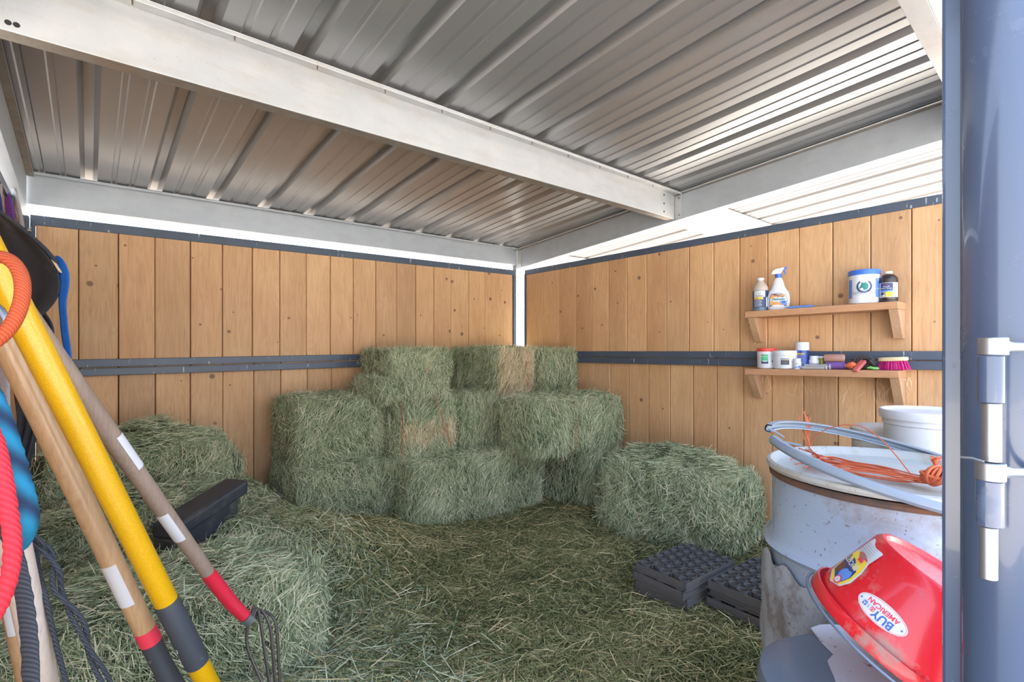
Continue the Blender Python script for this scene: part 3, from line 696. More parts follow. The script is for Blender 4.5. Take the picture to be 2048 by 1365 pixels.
bale('hay bale of the second layer hidden mostly under the top right bale', (2.81, 3.16), .505, (.66, .76, .36), int(NS*.4), 42, 0, width=Wv)
bale('large loose hay bale on the floor at right, between the plug trays and the wall', (2.80, 1.68), .045, (.90, .50, .43), NS*2, 43, -78, lump=.035, width=Wv*1.15, rnd=4.5, dome=.09, loose=.55, lmin=.04, lmax=.13, dens_faces=(.7, .7, 1.6, .3, 1.4, .05))
bale('wide flattened hay bale in the left foreground behind the fork', (.20, 2.02), .05, (.95, .58, .37), NS*2, 44, 3, lump=.03, width=Wv, rnd=4.5, dome=.03, loose=.5, dens_faces=(.6, 1, 1.5, .05, 1.5, .05))
bale('broken hay bale heaped against the left end of the back wall', (.22, 3.27), .30, (.86, .52, .40), int(NS*1.6), 45, -8, lump=.045, width=Wv, rnd=3.2, dome=.08, loose=.6, dens_faces=(.3, 1.2, 1.5, .05, 1.6, .05))
bale('slumped hay bale in front of the heap by the back wall', (.20, 2.86), .14, (.80, .46, .34), int(NS*1.6), 46, -12, lump=.04, width=Wv, rnd=3.6, dome=.05, loose=.6, dens_faces=(.3, 1.2, 1.5, .05, 1.6, .05))

# ================================================================== SHELVES
xf = XR-.165
def shelf(A2, B2, label):
    A, B = onX(*A2, xf), onX(*B2, xf); t = thing('wall_shelf', (XR, A.y, A.z), label, 'shelf'); th = .037
    mb = MB(); mb.add([(xf, A.y, A.z), (XR-.002, A.y, A.z), (XR-.002, B.y, B.z), (xf, B.y, B.z), (xf, A.y, A.z+th), (XR-.002, A.y, A.z+th), (XR-.002, B.y, B.z+th), (xf, B.y, B.z+th)],
                      [(0, 1, 2, 3), (4, 7, 6, 5), (0, 4, 5, 1), (1, 5, 6, 2), (2, 6, 7, 3), (3, 7, 4, 0)], SHELF)
    mb.build('board', t, world=True, bevel=.002)
    for y0, z in ((A.y-.045, A.z), (B.y+.003, B.z)):
        mb = MB(); mb.prism([(xf+.018, z), (XR-.002, z), (XR-.002, z-.145), (XR-.045, z-.145)], y0, y0+.040, BRACE, 'y')
        b = mb.build('brace', t, world=True, bevel=.0015)
        mb = MB(); mb.M = Matrix.Translation((XR-.048, y0+.02, z-.125)) @ Euler((0, -pi/2-.3, 0)).to_matrix().to_4x4(); mb.lathe([(0, .003), (.0035, .002), (.004, 0)], CHROME, 8); mb.build('screw', b, world=True)
    return lambda y: A.z+th+(B.z-A.z)*(y-A.y)/(B.y-A.y)
sh_u = shelf((1490, 636), (1796, 617.5), 'upper wooden wall shelf holding the spray bottle and the blue-lidded tub')
sh_l = shelf((1490, 750), (1798, 757), 'lower wooden wall shelf holding jars, rolls and the pink brush')
def at_shelf(px, x, f):
    y = onX(px, 600, x).y; return Vector((x, y, f(y)+.0005))
def face_cam(p, spin=0): return math.atan2(-p.y, -p.x)+spin

# bottle left: translucent tan bottle with navy label
p = at_shelf(1521, XR-.095, sh_u); fa = face_cam(p)
t = thing('liniment_bottle', p, 'tan plastic bottle with white cap at the left end of the upper shelf', 'bottle')
R_ = .044; mb = MB(); mb.lathe([(.0, 0), (.040, 0), (R_, .006), (R_, .128), (.043, .142), (.038, .152), (.022, .175), (.017, .182), (.017, .190)], TANB, 36); mb.build('body', t)
mb = MB(); mb.lathe([(.020, .186), (.0205, .188), (.0205, .200), (.019, .202), (0, .202)], WHITEC, 24); mb.build('cap', t)
L = Label(cyl_fn(R_, fa)); L.rect(-.055, .022, .055, .124, NAVY); L.rect(-.038, .084, .026, .122, LBL); L.rect(-.038, .069, .014, .083, YEL); L.text('LINIMENT GEL', -.014, .076, .0075, NAVY, .012)
hs = [(-.006+.007*math.cos(a), .107+.009*math.sin(a)) for a in np.linspace(-pi-.5, .5, 14)]+[(-.006+.0045*math.cos(a), .107+.0065*math.sin(a)) for a in np.linspace(.5, -pi-.5, 14)]
for i in range(13): L.k = 6; L.poly([hs[i], hs[i+1], hs[26-i], hs[27-i]], GREY)
L.text('ABSORBINE', -.006, .090, .0085, BLK, .012)
for k in range(5): L.rect(-.036, .060-.008*k, .004+.004*(k % 2), .0625-.008*k, LBL)
L.rect(.030, .024, .040, .082, LBL); L.mb.build('label', t)
mb = MB(); mb.lathe([(.0446, .004), (.0447, .022)], mat('blue_liquid', (.10, .17, .24), .3), 36, cap=False); mb.build('liquid_band', t)
# detangler spray bottle
p = at_shelf(1557, XR-.085, sh_u); fa = face_cam(p)
t = thing('spray_bottle', p, 'white detangler spray bottle with orange label and blue trigger on the upper shelf', 'spray bottle', rot=(0, 0, fa+pi/2))
mb = MB(); prof = [(0, 0), (.050, 0), (.055, .006), (.060, .050), (.059, .085), (.052, .108), (.040, .125), (.032, .145), (.029, .15), (.030, .157), (.026, .165), (.025, .172), (.020, .184), (.016, .192), (.016, .197)]
mb.lathe(prof, WHITEP, 40, sx=1, sy=.52); b = mb.build('body', t)
mb = MB(); mb.lathe([(.0175, .193), (.018, .194), (.018, .213), (.015, .215), (0, .215)], BLUEC, 24); mb.build('collar', t)
mb = MB(); mb.prism([(-.040, .214), (.012, .214), (.016, .226), (.026, .240), (.030, .247), (.028, .252), (-.012, .246), (-.030, .235)], -.011, .011, WHITEC, 'y'); mb.build('spray_head', t, bevel=.002)
mb = MB(); mb.prism([(.026, .240), (.043, .243), (.043, .256), (.028, .253)], -.009, .009, BLUEC, 'y'); mb.build('nozzle', t, bevel=.001)
mb = MB(); mb.prism([(.020, .240), (.033, .240), (.037, .222), (.041, .210), (.038, .207), (.031, .216), (.026, .230)], -.006, .006, BLUEC, 'y'); mb.build('trigger', t, bevel=.001)
def flat_oval(u, v, k):
    u_ = max(-.0585, min(.0585, u)); return (u_, -.52*math.sqrt(max(0, .0585**2-u_*u_))*1.0-.0016-k*.0002, v)
L = Label(flat_oval); L.poly([(-.046, .022), (.040, .022), (.047, .06), (.036, .090), (0, .100), (-.036, .096), (-.046, .075)], NAVY); L.poly([(-.044, .026), (.038, .026), (.045, .06), (.035, .087), (0, .097), (-.035, .092), (-.044, .073)], LBL)
L.poly([(-.043, .068), (-.036, .091), (-.01, .097), (.030, .090), (.040, .080), (.030, .074), (0, .072)], ORG); L.poly([(-.042, .030), (.024, .028), (.010, .040), (-.010, .052), (-.040, .055)], ORG)
L.poly([(.0, .045), (.020, .030), (.038, .030), (.042, .055), (.020, .056)], LBLUE)
L.text('Mane', -.010, .089, .015, NAVY, .03, .2); L.text("'n Tail", .008, .079, .015, NAVY, .03, .2); L.text('Detangler', 0, .064, .017, TEAL, .03, .25)
L.text('SHINE', -.022, .044, .006, GREY, .01); L.text('SOFT', -.022, .037, .006, GREY, .01)
for hx in (.022, .030): L.ell(hx, .044, .003, .005, NAVY, 10); L.ell(hx+.001, .050, .002, .003, NAVY, 10)
L.mb.build('label', t)
# remount tub
p = at_shelf(1728.5, XR-.09, sh_u); fa = face_cam(p)
t = thing('supplement_tub', p, 'white tub with blue lid and horse head emblem on the upper shelf', 'tub')
R_ = .069; mb = MB(); mb.lathe([(0, 0), (.060, 0), (.066, .004), (.0685, .012), (R_, .10), (R_, .150), (.066, .154)], WHITEP, 44); mb.build('body', t)
mb = MB(); mb.lathe([(.070, .150), (.0715, .151), (.0715, .172), (.070, .176), (.060, .178), (0, .178)], BLUEC, 44); mb.build('lid', t)
L = Label(cyl_fn(R_, fa)); L.rect(-.085, .03, -.058, .128, LBLUE); L.rect(.052, .032, .085, .128, LBLUE); L.rect(.060, .118, .078, .121, LBL); L.rect(.060, .074, .078, .077, LBL)
for a in range(20):
    a0, a1 = [math.radians(-235+290*(q/20)) for q in (a, a+1)]; w0 = .012
    L.k = 3; L.poly([(.0+.034*math.cos(a0), .088+.034*math.sin(a0)), (.034*math.cos(a1), .088+.034*math.sin(a1)), (.0255*math.cos(a1), .090+.026*math.sin(a1)), (.0255*math.cos(a0), .090+.026*math.sin(a0))], NAVY)
L.k = 4; L.poly([(-.010, .112), (-.006, .106), (.006, .108), (.016, .098), (.018, .082), (.010, .070), (-.004, .070), (-.002, .078), (-.010, .082), (-.018, .076), (-.021, .082), (-.014, .094), (-.012, .102)], TEAL)
L.text('REMOUNT', -.001, .054, .023, GREY, .0, .15); L.rect(-.03, .040, .012, .0405, GREY); L.rect(.02, .036, .03, .037, GREY); L.mb.build('label', t)
# dark bottle
p = at_shelf(1777, XR-.085, sh_u); fa = face_cam(p)
t = thing('supplement_bottle', p, 'dark brown bottle with cream cap at the right end of the upper shelf', 'bottle')
R_ = .040; mb = MB(); mb.lathe([(0, 0), (.038, 0), (R_, .004), (R_, .012), (.039, .014), (R_, .018), (R_, .116), (.0395, .122), (.037, .128), (.024, .142), (.015, .146), (.015, .150)], DKB, 36); mb.build('body', t)
mb = MB(); mb.lathe([(.017, .147), (.0178, .148), (.0178, .158), (.016, .160), (0, .160)], CREAM, 24); mb.build('cap', t)
L = Label(cyl_fn(R_, fa)); L.rect(-.045, .026, .047, .100, LBL); L.rect(-.036, .056, .018, .098, NAVY); L.rect(-.036, .054, .018, .062, LBLUE); L.rect(-.012, .028, .018, .054, YEL); L.rect(-.036, .028, -.012, .054, GREY)
L.ell(-.026, .044, .006, .008, BLK, 12); L.ell(-.020, .034, .008, .004, LBL, 12); L.rect(-.02, .088, .002, .090, REDI); L.text('Cough', -.009, .080, .010, LBL, .02); L.text('Relief Syrup', -.009, .071, .009, LBL, .015)
for k in range(8): L.rect(.023, .034+.007*k, .040, .035+.007*k, GREY)
L.mb.build('label', t)
# blue pen-like pick and dark file on the upper shelf
t = thing('hoof_marker', at_shelf(1598, XR-.145, sh_u), 'blue stick with a grey pointed tip lying at the front of the upper shelf', 'marker')
a, b = at_shelf(1577, XR-.15, sh_u), at_shelf(1628, XR-.13, sh_u); d = (b-a).normalized(); up_ = Vector((0, 0, .007))
mb = MB(); mb.tube([a+up_, b+up_], .0068, BLUED if 0 else LBLUE, 8); mb.build('barrel', t, world=True)
mb = MB(); mb.tube([a+up_, a+up_-d*.018, a+up_-d*.024], [.0062, .003, .001], GREY, 8); mb.build('tip', t, world=True)
t = thing('farrier_file', at_shelf(1640, XR-.09, sh_u), 'long flat dark file lying across the upper shelf behind the blue stick', 'file')
a, b, c = at_shelf(1597, XR-.11, sh_u), at_shelf(1625, XR-.085, sh_u), at_shelf(1705, XR-.05, sh_u); z_ = Vector((0, 0, .010))
mb = MB(); mb.tube([a+z_, a.lerp(b, .5)+z_*1.1, b+z_*.9], [.008, .010, .007], mat('grey_handle', (.18, .20, .23), .6), 10); mb.build('handle', t, world=True)
mb = MB(); mb.bar(b+z_*.7, c+z_*.5, .022, .004, mat('file_steel', (.16, .18, .2), .5, .5)); mb.build('blade', t, world=True)

# lower shelf
def jar(name, px, x, r, h, lidh, bodym, lidm, label, cat, tag_fn=None, lid_r=None, f=sh_l, group=None):
    p = at_shelf(px, x, f); t = thing(name, p, label, cat, group); lr = lid_r or r*1.03
    mb = MB(); mb.lathe([(0, 0), (r*.82, 0), (r*.93, .004), (r*.97, .014), (r, h-lidh-.004), (r*.97, h-lidh)], bodym, 40); mb.build('body', t)
    mb = MB(); mb.lathe([(lr*.985, h-lidh-.002), (lr, h-lidh), (lr, h-.003), (lr*.97, h), (0, h)], lidm, 40); mb.build('lid', t)
    if tag_fn: L = Label(cyl_fn(r*1.004, face_cam(p))); tag_fn(L); L.mb.build('label', t)
    return t
def l_green(L):
    L.rect(-.030, .030, .008, .085, GRN); L.rect(-.030, .078, -.020, .085, REDI); L.rect(-.030, .030, .008, .044, NAVY); L.ell(-.011, .045, .014, .004, LBL); L.text('Dewormer', -.011, .073, .009, LBL, .02); L.text('daily', -.011, .063, .006, LBL, .01)
    for k in range(4): L.rect(.014, .078-.008*k, .030+.004*(k % 2), .0787-.008*k, GREY)
    L.rect(.026, .040, .038, .048, BLK)
jar('supplement_tub', 1533.5, XR-.10, .0525, .122, .018, WHITEP, REDLID, 'white tub with a red lid and green label on the lower shelf', 'tub', l_green)
def l_dark(L):
    L.rect(-.022, .024, .022, .060, GREY); L.rect(-.020, .026, .020, .050, BLK); L.rect(-.020, .052, .020, .054, YEL); L.rect(-.02, .060, .02, .062, LBLUE)
    for k in range(4): L.rect(-.017, .029+.005*k, .016-.003*(k % 2), .0305+.005*k, GREY)
    for k in range(8): L.rect(.034+.002*k, .038, .035+.002*k, .044, GREY)
jar('ointment_jar', 1570, XR-.105, .064, .106, .030, WHITEP, WHITEP, 'wide white jar with a dark square label beside the red-lidded tub', 'jar', l_dark, .0655)
def l_bb(L): L.poly([(-.016, .008), (.016, .008), (.016, .024), (-.016, .012)], LBLUE); L.rect(-.012, .030, .010, .032, GREY); L.rect(-.012, .026, .006, .0275, GREY)
jar('pill_bottle', 1594.5, XR-.135, .021, .060, .017, WHITEC, WHITEP, 'tiny white bottle with a blue corner label in front of the tall spray can', 'bottle', l_bb, .0185)
p = at_shelf(1604.5, XR-.075, sh_l); t = thing('spray_can', p, 'tall navy spray can with a white cap and yellow lettering on the lower shelf', 'spray can')
mb = MB(); mb.lathe([(0, .002), (.032, 0), (.035, .002), (.0345, .005), (.0345, .106), (.033, .108)], mat('can_blue', (.035, .07, .27), .3, .3), 36); mb.build('body', t)
mb = MB(); mb.lathe([(.0345, .106), (.0350, .107), (.0350, .150), (.033, .153), (0, .153)], WHITEC, 36); mb.build('cap', t)
L = Label(cyl_fn(.0347, face_cam(p))); L.ell(-.022, .099, .009, .004, BLUEC); L.text('FARRILEX', -.016, .086, .013, YEL, .03)
for k in range(3): L.rect(-.030, .074-.007*k, .0-.006*(k % 2), .0755-.007*k, LBL)
L.mb.build('label', t)
def l_pb(L): L.rect(-.020, .004, .022, .030, LBL); L.rect(-.024, .030, .024, .032, LBLUE); L.rect(.014, .004, .024, .030, LBLUE); L.rect(-.016, .018, .008, .0195, GREY); L.rect(-.016, .012, .010, .0135, GREY)
jar('pill_bottle', 1628, XR-.07, .0265, .074, .022, WHITEC, WHITEP, 'white bottle with a blue-edged label behind the clear syringes', 'bottle', l_pb, .0225)
jar('glass_vial', 1643.5, XR-.06, .0185, .072, .010, GVIAL, WHITEP, 'yellow-green vial next to the white bottle behind the rolls', 'vial', None, .015)
def roll(name, pa, pb, x, r, z, m, label, xx=None):
    a, b = at_shelf(pa, x, sh_l), at_shelf(pb, xx or x, sh_l); a.z += z+r; b.z += z+r; t = thing(name, a, label, 'bandage roll')
    mb = MB(); mb.M, L_ = frame_z(a, b); mb.lathe([(r*.42, 0), (r*.95, 0), (r, .003), (r, L_-.003), (r*.95, L_), (r*.42, L_)], m, 32, cap=False); mb.build('wrap', t, world=True)
    mb = MB(); mb.M, _ = frame_z(a, b); mb.lathe([(r*.30, -.001), (r*.44, -.001), (r*.44, L_+.001), (r*.30, L_+.001), (r*.30, -.001)], LBL, 24, cap=False); mb.build('core', t, world=True)
roll('bandage_roll', 1652, 1690, XR-.09, .0205, .0, PURP, 'purple bandage roll lying under the tan roll on the lower shelf')
roll('bandage_roll', 1650, 1688, XR-.085, .0215, .040, TANR, 'tan bandage roll resting on top of the purple roll')
for (pa, pb, x, r, z, lb) in ((1609, 1657, XR-.115, .0145, .0, 'fat clear plastic syringe lying before the purple roll'), (1604, 1650, XR-.148, .0085, .0, 'thin clear plastic syringe at the front edge of the lower shelf')):
    a, b = at_shelf(pa, x, sh_l), at_shelf(pb, x, sh_l); a.z += r; b.z += r; t = thing('syringe', a, lb, 'syringe')
    mb = MB(); mb.M, L_ = frame_z(a, b); mb.lathe([(r*.3, -.012), (r*.3, 0), (r, .002), (r, L_), (r*.9, L_), (r*.9, .003)], CLR, 20, cap=False); mb.build('barrel', t, world=True)
    mb = MB(); mb.M, L_ = frame_z(a, b); mb.lathe([(0, L_*.45), (r*.8, L_*.45), (r*.8, L_*.5), (r*.25, L_*.52), (r*.25, L_*1.05), (r, L_*1.05), (r, L_*1.07), (0, L_*1.07)], LBL, 16); mb.build('plunger', t, world=True)
# orange rubber curry, red bar, dark strap coil, green comb
p = at_shelf(1703, XR-.12, sh_l); t = thing('rubber_ball', p, 'glossy orange rubber lump on the lower shelf beside the purple roll', 'grooming tool')
mb = MB(); vs = []; 
mb.tube([(0, -.022, .014), (0, -.018, .020), (.0, -.004, .024), (0, .008, .022), (.0, .020, .018), (0, .025, .014)], [.004, .014, .019, .017, .012, .004], ORB, 16); mb.build('grip', t)
mb = MB(); mb.tube([(-.010, -.018, .008), (-.014, -.002, .009), (-.010, .010, .008)], [.003, .009, .003], mat('clear_orange', (.6, .12, .08), .1, 0, trans=.3), 12); mb.build('clear_bulb', t)
a = at_shelf(1728, XR-.10, sh_l)+Vector((0, 0, .044)); b = at_shelf(1711, XR-.163, sh_l)+Vector((-.012, 0, -.006))
t = thing('rubber_block', b, 'faded red rubber bar hanging over the front edge of the lower shelf', 'grooming tool'); mb = MB(); mb.bar(a, b, .026, .016, REDB, (0, 0, 1)); mb.build('bar', t, world=True, bevel=.004)
mb = MB(); mb.bar(a+Vector((.004, .004, .004)), a.lerp(b, .4)+Vector((.004, .006, .004)), .030, .010, REDI); mb.build('upper_layer', t, world=True, bevel=.003)
p = at_shelf(1730, XR-.06, sh_l); t = thing('strap_coil', p, 'coiled dark leather strap standing behind the red bar on the lower shelf', 'strap')
mb = MB()
for lay in range(4):
    pts = []
    for k in range(60):
        th = k/60*2*pi*2.3; r = .018+.0085*k/60*2.3*1.2; pts.append((-.012+lay*.011, r*1.15*math.cos(th), .042+r*.92*math.sin(th)))
    mb.tube(pts, .0042, DKR, 6)
mb.build('leather_coil', t)
mb = MB(); mb.tube([(-.03, -.03, .05), (-.03, -.045, .03), (-.025, -.062, .012), (-.02, -.07, .006)], .0075, DKR, 8); mb.build('strap_end', t)
p = at_shelf(1745, XR-.135, sh_l); t = thing('mane_comb', p, 'small light green plastic comb lying between the strap coil and the pink brush', 'comb')
mb = MB(); mb.tube([(0, .022, .010), (0, .010, .013), (0, -.004, .010), (.002, -.018, .008), (.002, -.028, .010)], [.004, .007, .006, .008, .004], GRNB, 10); mb.build('handle', t)
mb = MB(); 
for k in range(8): mb.tube([(0, -.004-.003*k, .010), (-.010, -.004-.003*k, .004)], .0008, GRNB, 5)
mb.build('teeth', t)
p = at_shelf(1787.5, XR-.105, sh_l); t = thing('body_brush', p, 'oval pale wooden brush with bright pink bristles at the right end of the lower shelf', 'brush', rot=(0, .05, pi/2-.1))
mb = MB(); mb.lathe([(0, .046), (.058, .046), (.062, .049), (.062, .061), (.058, .065), (0, .066)], PALEW, 40, sq=2.6, sy=.52); mb.build('back', t)
rg = np.random.default_rng(5); mb = MB(); nb = 900; a = rg.uniform(0, 2*pi, nb); r = np.sqrt(rg.uniform(0, 1, nb))
top = np.stack([.056*r*np.cos(a), .029*r*np.sin(a), np.full(nb, .047)], 1); bot = np.stack([.070*r*np.cos(a), .036*r*np.sin(a), rg.uniform(0, .004, nb)], 1)
D_ = top-bot; L_ = np.linalg.norm(D_, axis=1); v_, q_, tt = ribbons((top+bot)/2, D_/L_[:, None], L_, np.full(nb, .0038), rg.uniform(0, 1, nb), rg, .03)
PK = hay_mat('pink_bristles', [(0, (.42, .01, .15)), (.5, (.74, .03, .26)), (1, (.88, .12, .42))]); big_mesh('bristles', [(v_, q_, tt, 0)], [PK], t)
# wisps of hay caught below and on the shelves
rg = np.random.default_rng(9); parts = []
def wisp(cy, z0, n, spread, ln):
    y = cy+rg.normal(size=n)*spread; P = np.stack([np.full(n, XR-.012)-rg.uniform(0, .03, n), y, z0-rg.uniform(0, .08, n)], 1)
    D = np.stack([rg.normal(size=n)*.1, rg.normal(size=n)*.35, -np.abs(rg.normal(size=n))-.3], 1); D /= np.linalg.norm(D, axis=1)[:, None]
    L = rg.uniform(.4, 1, n)*ln; return (*ribbons(P, D, L, np.full(n, .0018), rg.uniform(.5, 1, n), rg, .2), 0)
for px, z0, n, s_, ln in ((1540, 1.04, 14, .02, .09), (1590, 1.03, 5, .03, .11), (1625, 1.04, 6, .03, .06), (1700, 1.0, 5, .05, .10), (1765, 1.03, 14, .02, .13), (1516, 1.26, 6, .01, .03), (1815, 1.05, 16, .015, .06), (1590, 1.49, 2, .01, .08)):
    parts.append(wisp(onX(px, 600, XR).y, z0, n, s_, ln))
o = big_mesh('hay_wisps', parts, [HAYS]); tag(o, 'stray hay stems caught on the boards around the two wall shelves', 'loose hay', kind='stuff')

# ================================================================== PLUG TRAYS
def tray(o3, yaw, label, pitch_=0, seed=1, Lx=.40, Ly=.265):
    t = thing('plug_tray', o3, label, 'plant tray', rot=(0, pitch_, yaw)); h = .036
    mb = MB()
    # outer skirt with slight waist and lip
    for (x0, y0, x1, y1) in ((0, 0, Lx, .003), (0, Ly-.003, Lx, Ly), (0, 0, .003, Ly), (Lx-.003, 0, Lx, Ly)): mb.box((x0, y0, 0), (x1, y1, h-.004), TRAYM)
    for (x0, y0, x1, y1) in ((-.006, -.006, Lx+.006, .004), (-.006, Ly-.004, Lx+.006, Ly+.006), (-.006, 0, .004, Ly), (Lx-.004, 0, Lx+.006, Ly)): mb.box((x0, y0, 0), (x1, y1, .006), TRAYM)
    mb.build('rim', t)
    cells = MB(); r = .0235; px_ = .058; py_ = .050; j = 0; y = .028
    while y < Ly-.02:
        x = .030+(px_/2 if j % 2 else 0); i = 0
        while x < Lx-.02:
            n = 18; ro = r; ri = r-.0022; zt = h+.001*math.sin(3*x+5*y)
            vs = []
            for rr, z in ((ro*.86, .004), (ro, zt), (ri, zt), (ri*.86, .006)):
                vs += [(x+rr*math.cos(2*pi*q/n), y+rr*math.sin(2*pi*q/n), z) for q in range(n)]
            fs = [(a*n+q, a*n+(q+1) % n, (a+1)*n+(q+1) % n, (a+1)*n+q) for a in range(3) for q in range(n)]
            cells.add(vs, fs, TRAYM, True)
            for dx_, dy_ in ((px_/2, py_), (-px_/2, py_), (px_, 0)):
                xx, yy = x+dx_, y+dy_
                if 0.015 < xx < Lx-.015 and yy < Ly-.015:
                    d = Vector((dx_, dy_, 0)).normalized()
                    cells.bar(Vector((x, y, h*.55))+d*r, Vector((xx, yy, h*.55))-d*r, .003, h*.8, TRAYM)
            x += px_; i += 1
        y += py_; j += 1
    cells.build('cells', t)
    rng = np.random.default_rng(seed); n = 260
    P = np.stack([rng.uniform(.01, Lx-.01, n), rng.uniform(.01, Ly-.01, n), rng.uniform(.006, .016, n)], 1); a = rng.uniform(0, 2*pi, n)
    D = np.stack([np.cos(a), np.sin(a), a*0], 1); v_, q_, tt = ribbons(P, D, rng.uniform(.01, .035, n), np.full(n, .002), rng.uniform(.2, 1, n), rng, .1)
    sv = np.array([(.003, .003, .005), (Lx-.003, .003, .005), (Lx-.003, Ly-.003, .005), (.003, Ly-.003, .005)])
    big_mesh('dry_soil', [(sv, np.array([[0, 1, 2, 3]]), np.full(4, .2), 0), (v_, q_, tt, 1)], [mat('dry_soil', (.12, .075, .045), .95), HAYD], t)
    return t
pA = onZ(1265, 1127, .215); pB = onZ(1398, 1163, .205)
zb = .085
for k, (dx_, dy_, yw, lb) in enumerate(((0.0, 0.0, .0, 'lowest black plug tray of the left stack before the loose bale'), (.006, -.004, .03, 'second black plug tray from the bottom of the left stack'), (-.012, .006, -.02, 'black plug tray directly under the topmost of the left stack'), (.004, 0, .0, 'topmost round-celled black plug tray of the left stack'))):
    tray((pA.x+dx_-.005, pA.y-.27+dy_, zb+.034*k-.004), yw-.06, lb, seed=k)
for k, (dx_, yw, lb) in enumerate(((0, .02, 'lowest black plug tray of the right stack beside the barrel'), (.01, -.02, 'middle black plug tray of the right stack beside the barrel'), (-.004, .01, 'topmost black plug tray of the right stack beside the grey barrel'))):
    tray((pB.x+dx_+.01, pB.y-.285-.004*k, zb+.022+.037*k), yw-.07, lb, seed=10+k)

# ================================================================== BARREL GROUP
def cp3(R_, F_, z): p = FWD*F_+RGT*R_; return Vector((p.x, p.y, z))
bc = cp3(1.011, 1.306, 0)
t = thing('steel_barrel', bc, 'dented grey-blue steel drum with a pale lid, standing at the right', 'barrel')
mb = MB(); mb.lathe([(.296, .0), (.302, .02), (.300, .36), (.304, .370), (.313, .380), (.304, .390), (.298, .40), (.294, .655), (.299, .665), (.311, .676), (.300, .687), (.291, .70), (.284, .855), (.287, .862)], BARREL, 72, cap=True)
me = mb.v
for i, v in enumerate(me):
    a = math.atan2(v.y, v.x); dn = .004*math.sin(3*a+v.z*9)+.003*math.sin(7*a-v.z*13); f = 1+dn*(0 if v.z > .8 else 1)/.3
    me[i] = Vector((v.x*f, v.y*f, v.z))
mb.build('drum', t)
mb = MB(); mb.lathe([(.283, .850), (.291, .853), (.292, .862), (.286, .868)], dirty('dark_rust', (.085, .055, .045), .75, (.20, .09, .045), .7, 14, .45, .6, .5), 72, cap=False); mb.build('rust_ring', t)
mb = MB(); mb.lathe([(.287, .872), (.296, .874), (.300, .882), (.297, .890), (.289, .893), (.282, .888), (.275, .870), (.262, .866), (.10, .868), (0, .869)], BARRELW, 72, cap=False); mb.build('lid', t)
# crumpled paper wrap stuck to the lower side
mb = MB(); vs = []; fs = []; na, nz = 46, 22; a0 = math.atan2(-bc.y, -bc.x)
for i in range(na+1):
    a = a0-1.45+1.95*i/na
    for j in range(nz+1):
        zt = .655-.10*(i/na)**1.5+.012*math.sin(i*.9); z = .12+(zt-.12)*j/nz
        r = .311+.006*noise.noise(Vector((a*7, z*14, 2)))+.003*noise.noise(Vector((a*22, z*40, 5))); vs.append((r*math.cos(a), r*math.sin(a), z))
for i in range(na):
    for j in range(nz): k = i*(nz+1)+j; fs.append((k, k+nz+1, k+nz+2, k+1))
mb.add(vs, fs, BAGM, True); plabel(mb.build('torn_label', t), 'dirty crumpled white label wrapped around the lower drum')

# loose clamping ring lying tilted on the lid
rc = bc+Vector((0, 0, .899)); t = thing('drum_ring', rc, 'grey metal clamping ring lying tilted on the pale drum lid', 'ring')
ax_r = RGT.copy(); pts = []
for k in range(72):
    a = 2*pi*k/72; p = RGT*(math.cos(a)*.296)+FWD*(math.sin(a)*.296); p.z = -.166*math.cos(a)*.296+.171*math.sin(a)*.296; pts.append(p)
gap = 31
path = pts[gap+3:]+pts[:gap-1]
mb = MB(); n = len(path)
prof = [(-.010, .011), (.004, .013), (.010, .006), (.011, -.003), (.007, -.010), (-.008, -.012), (-.007, -.009), (.005, -.007), (.007, 0), (.003, .009), (-.010, .008)]
vs = []
for i, p in enumerate(path):
    o_ = Vector((p.x, p.y, 0)).normalized()
    for (u, v) in prof: vs.append(p+o_*u+Vector((0, 0, v)))
m_ = len(prof); fs = [(i*m_+j, i*m_+(j+1) % m_, (i+1)*m_+(j+1) % m_, (i+1)*m_+j) for i in range(n-1) for j in range(m_)]
RINGM = dirty('ring_steel', (.21, .255, .31), .35, (.3, .27, .22), .4, 14, .55, .7, .3)
mb.add(vs, fs, RINGM, True); mb.build('band', t)
q = path[-1]; mb = MB(); mb.tube([q+Vector((0, 0, 0)), q*.93+Vector((0, 0, -.004)), q*.86+Vector((0, 0, -.012)), q*.87+Vector((0, 0, -.018))], .006, RINGM, 8, flat=.3); mb.build('lever', t)
q = path[0]; mb = MB(); mb.tube([q, q+RGT*.03-FWD*.01+Vector((0, 0, -.006)), q+RGT*.06-FWD*.03+Vector((0, 0, -.01))], .011, RINGM, 8, flat=.25); mb.build('clasp', t)

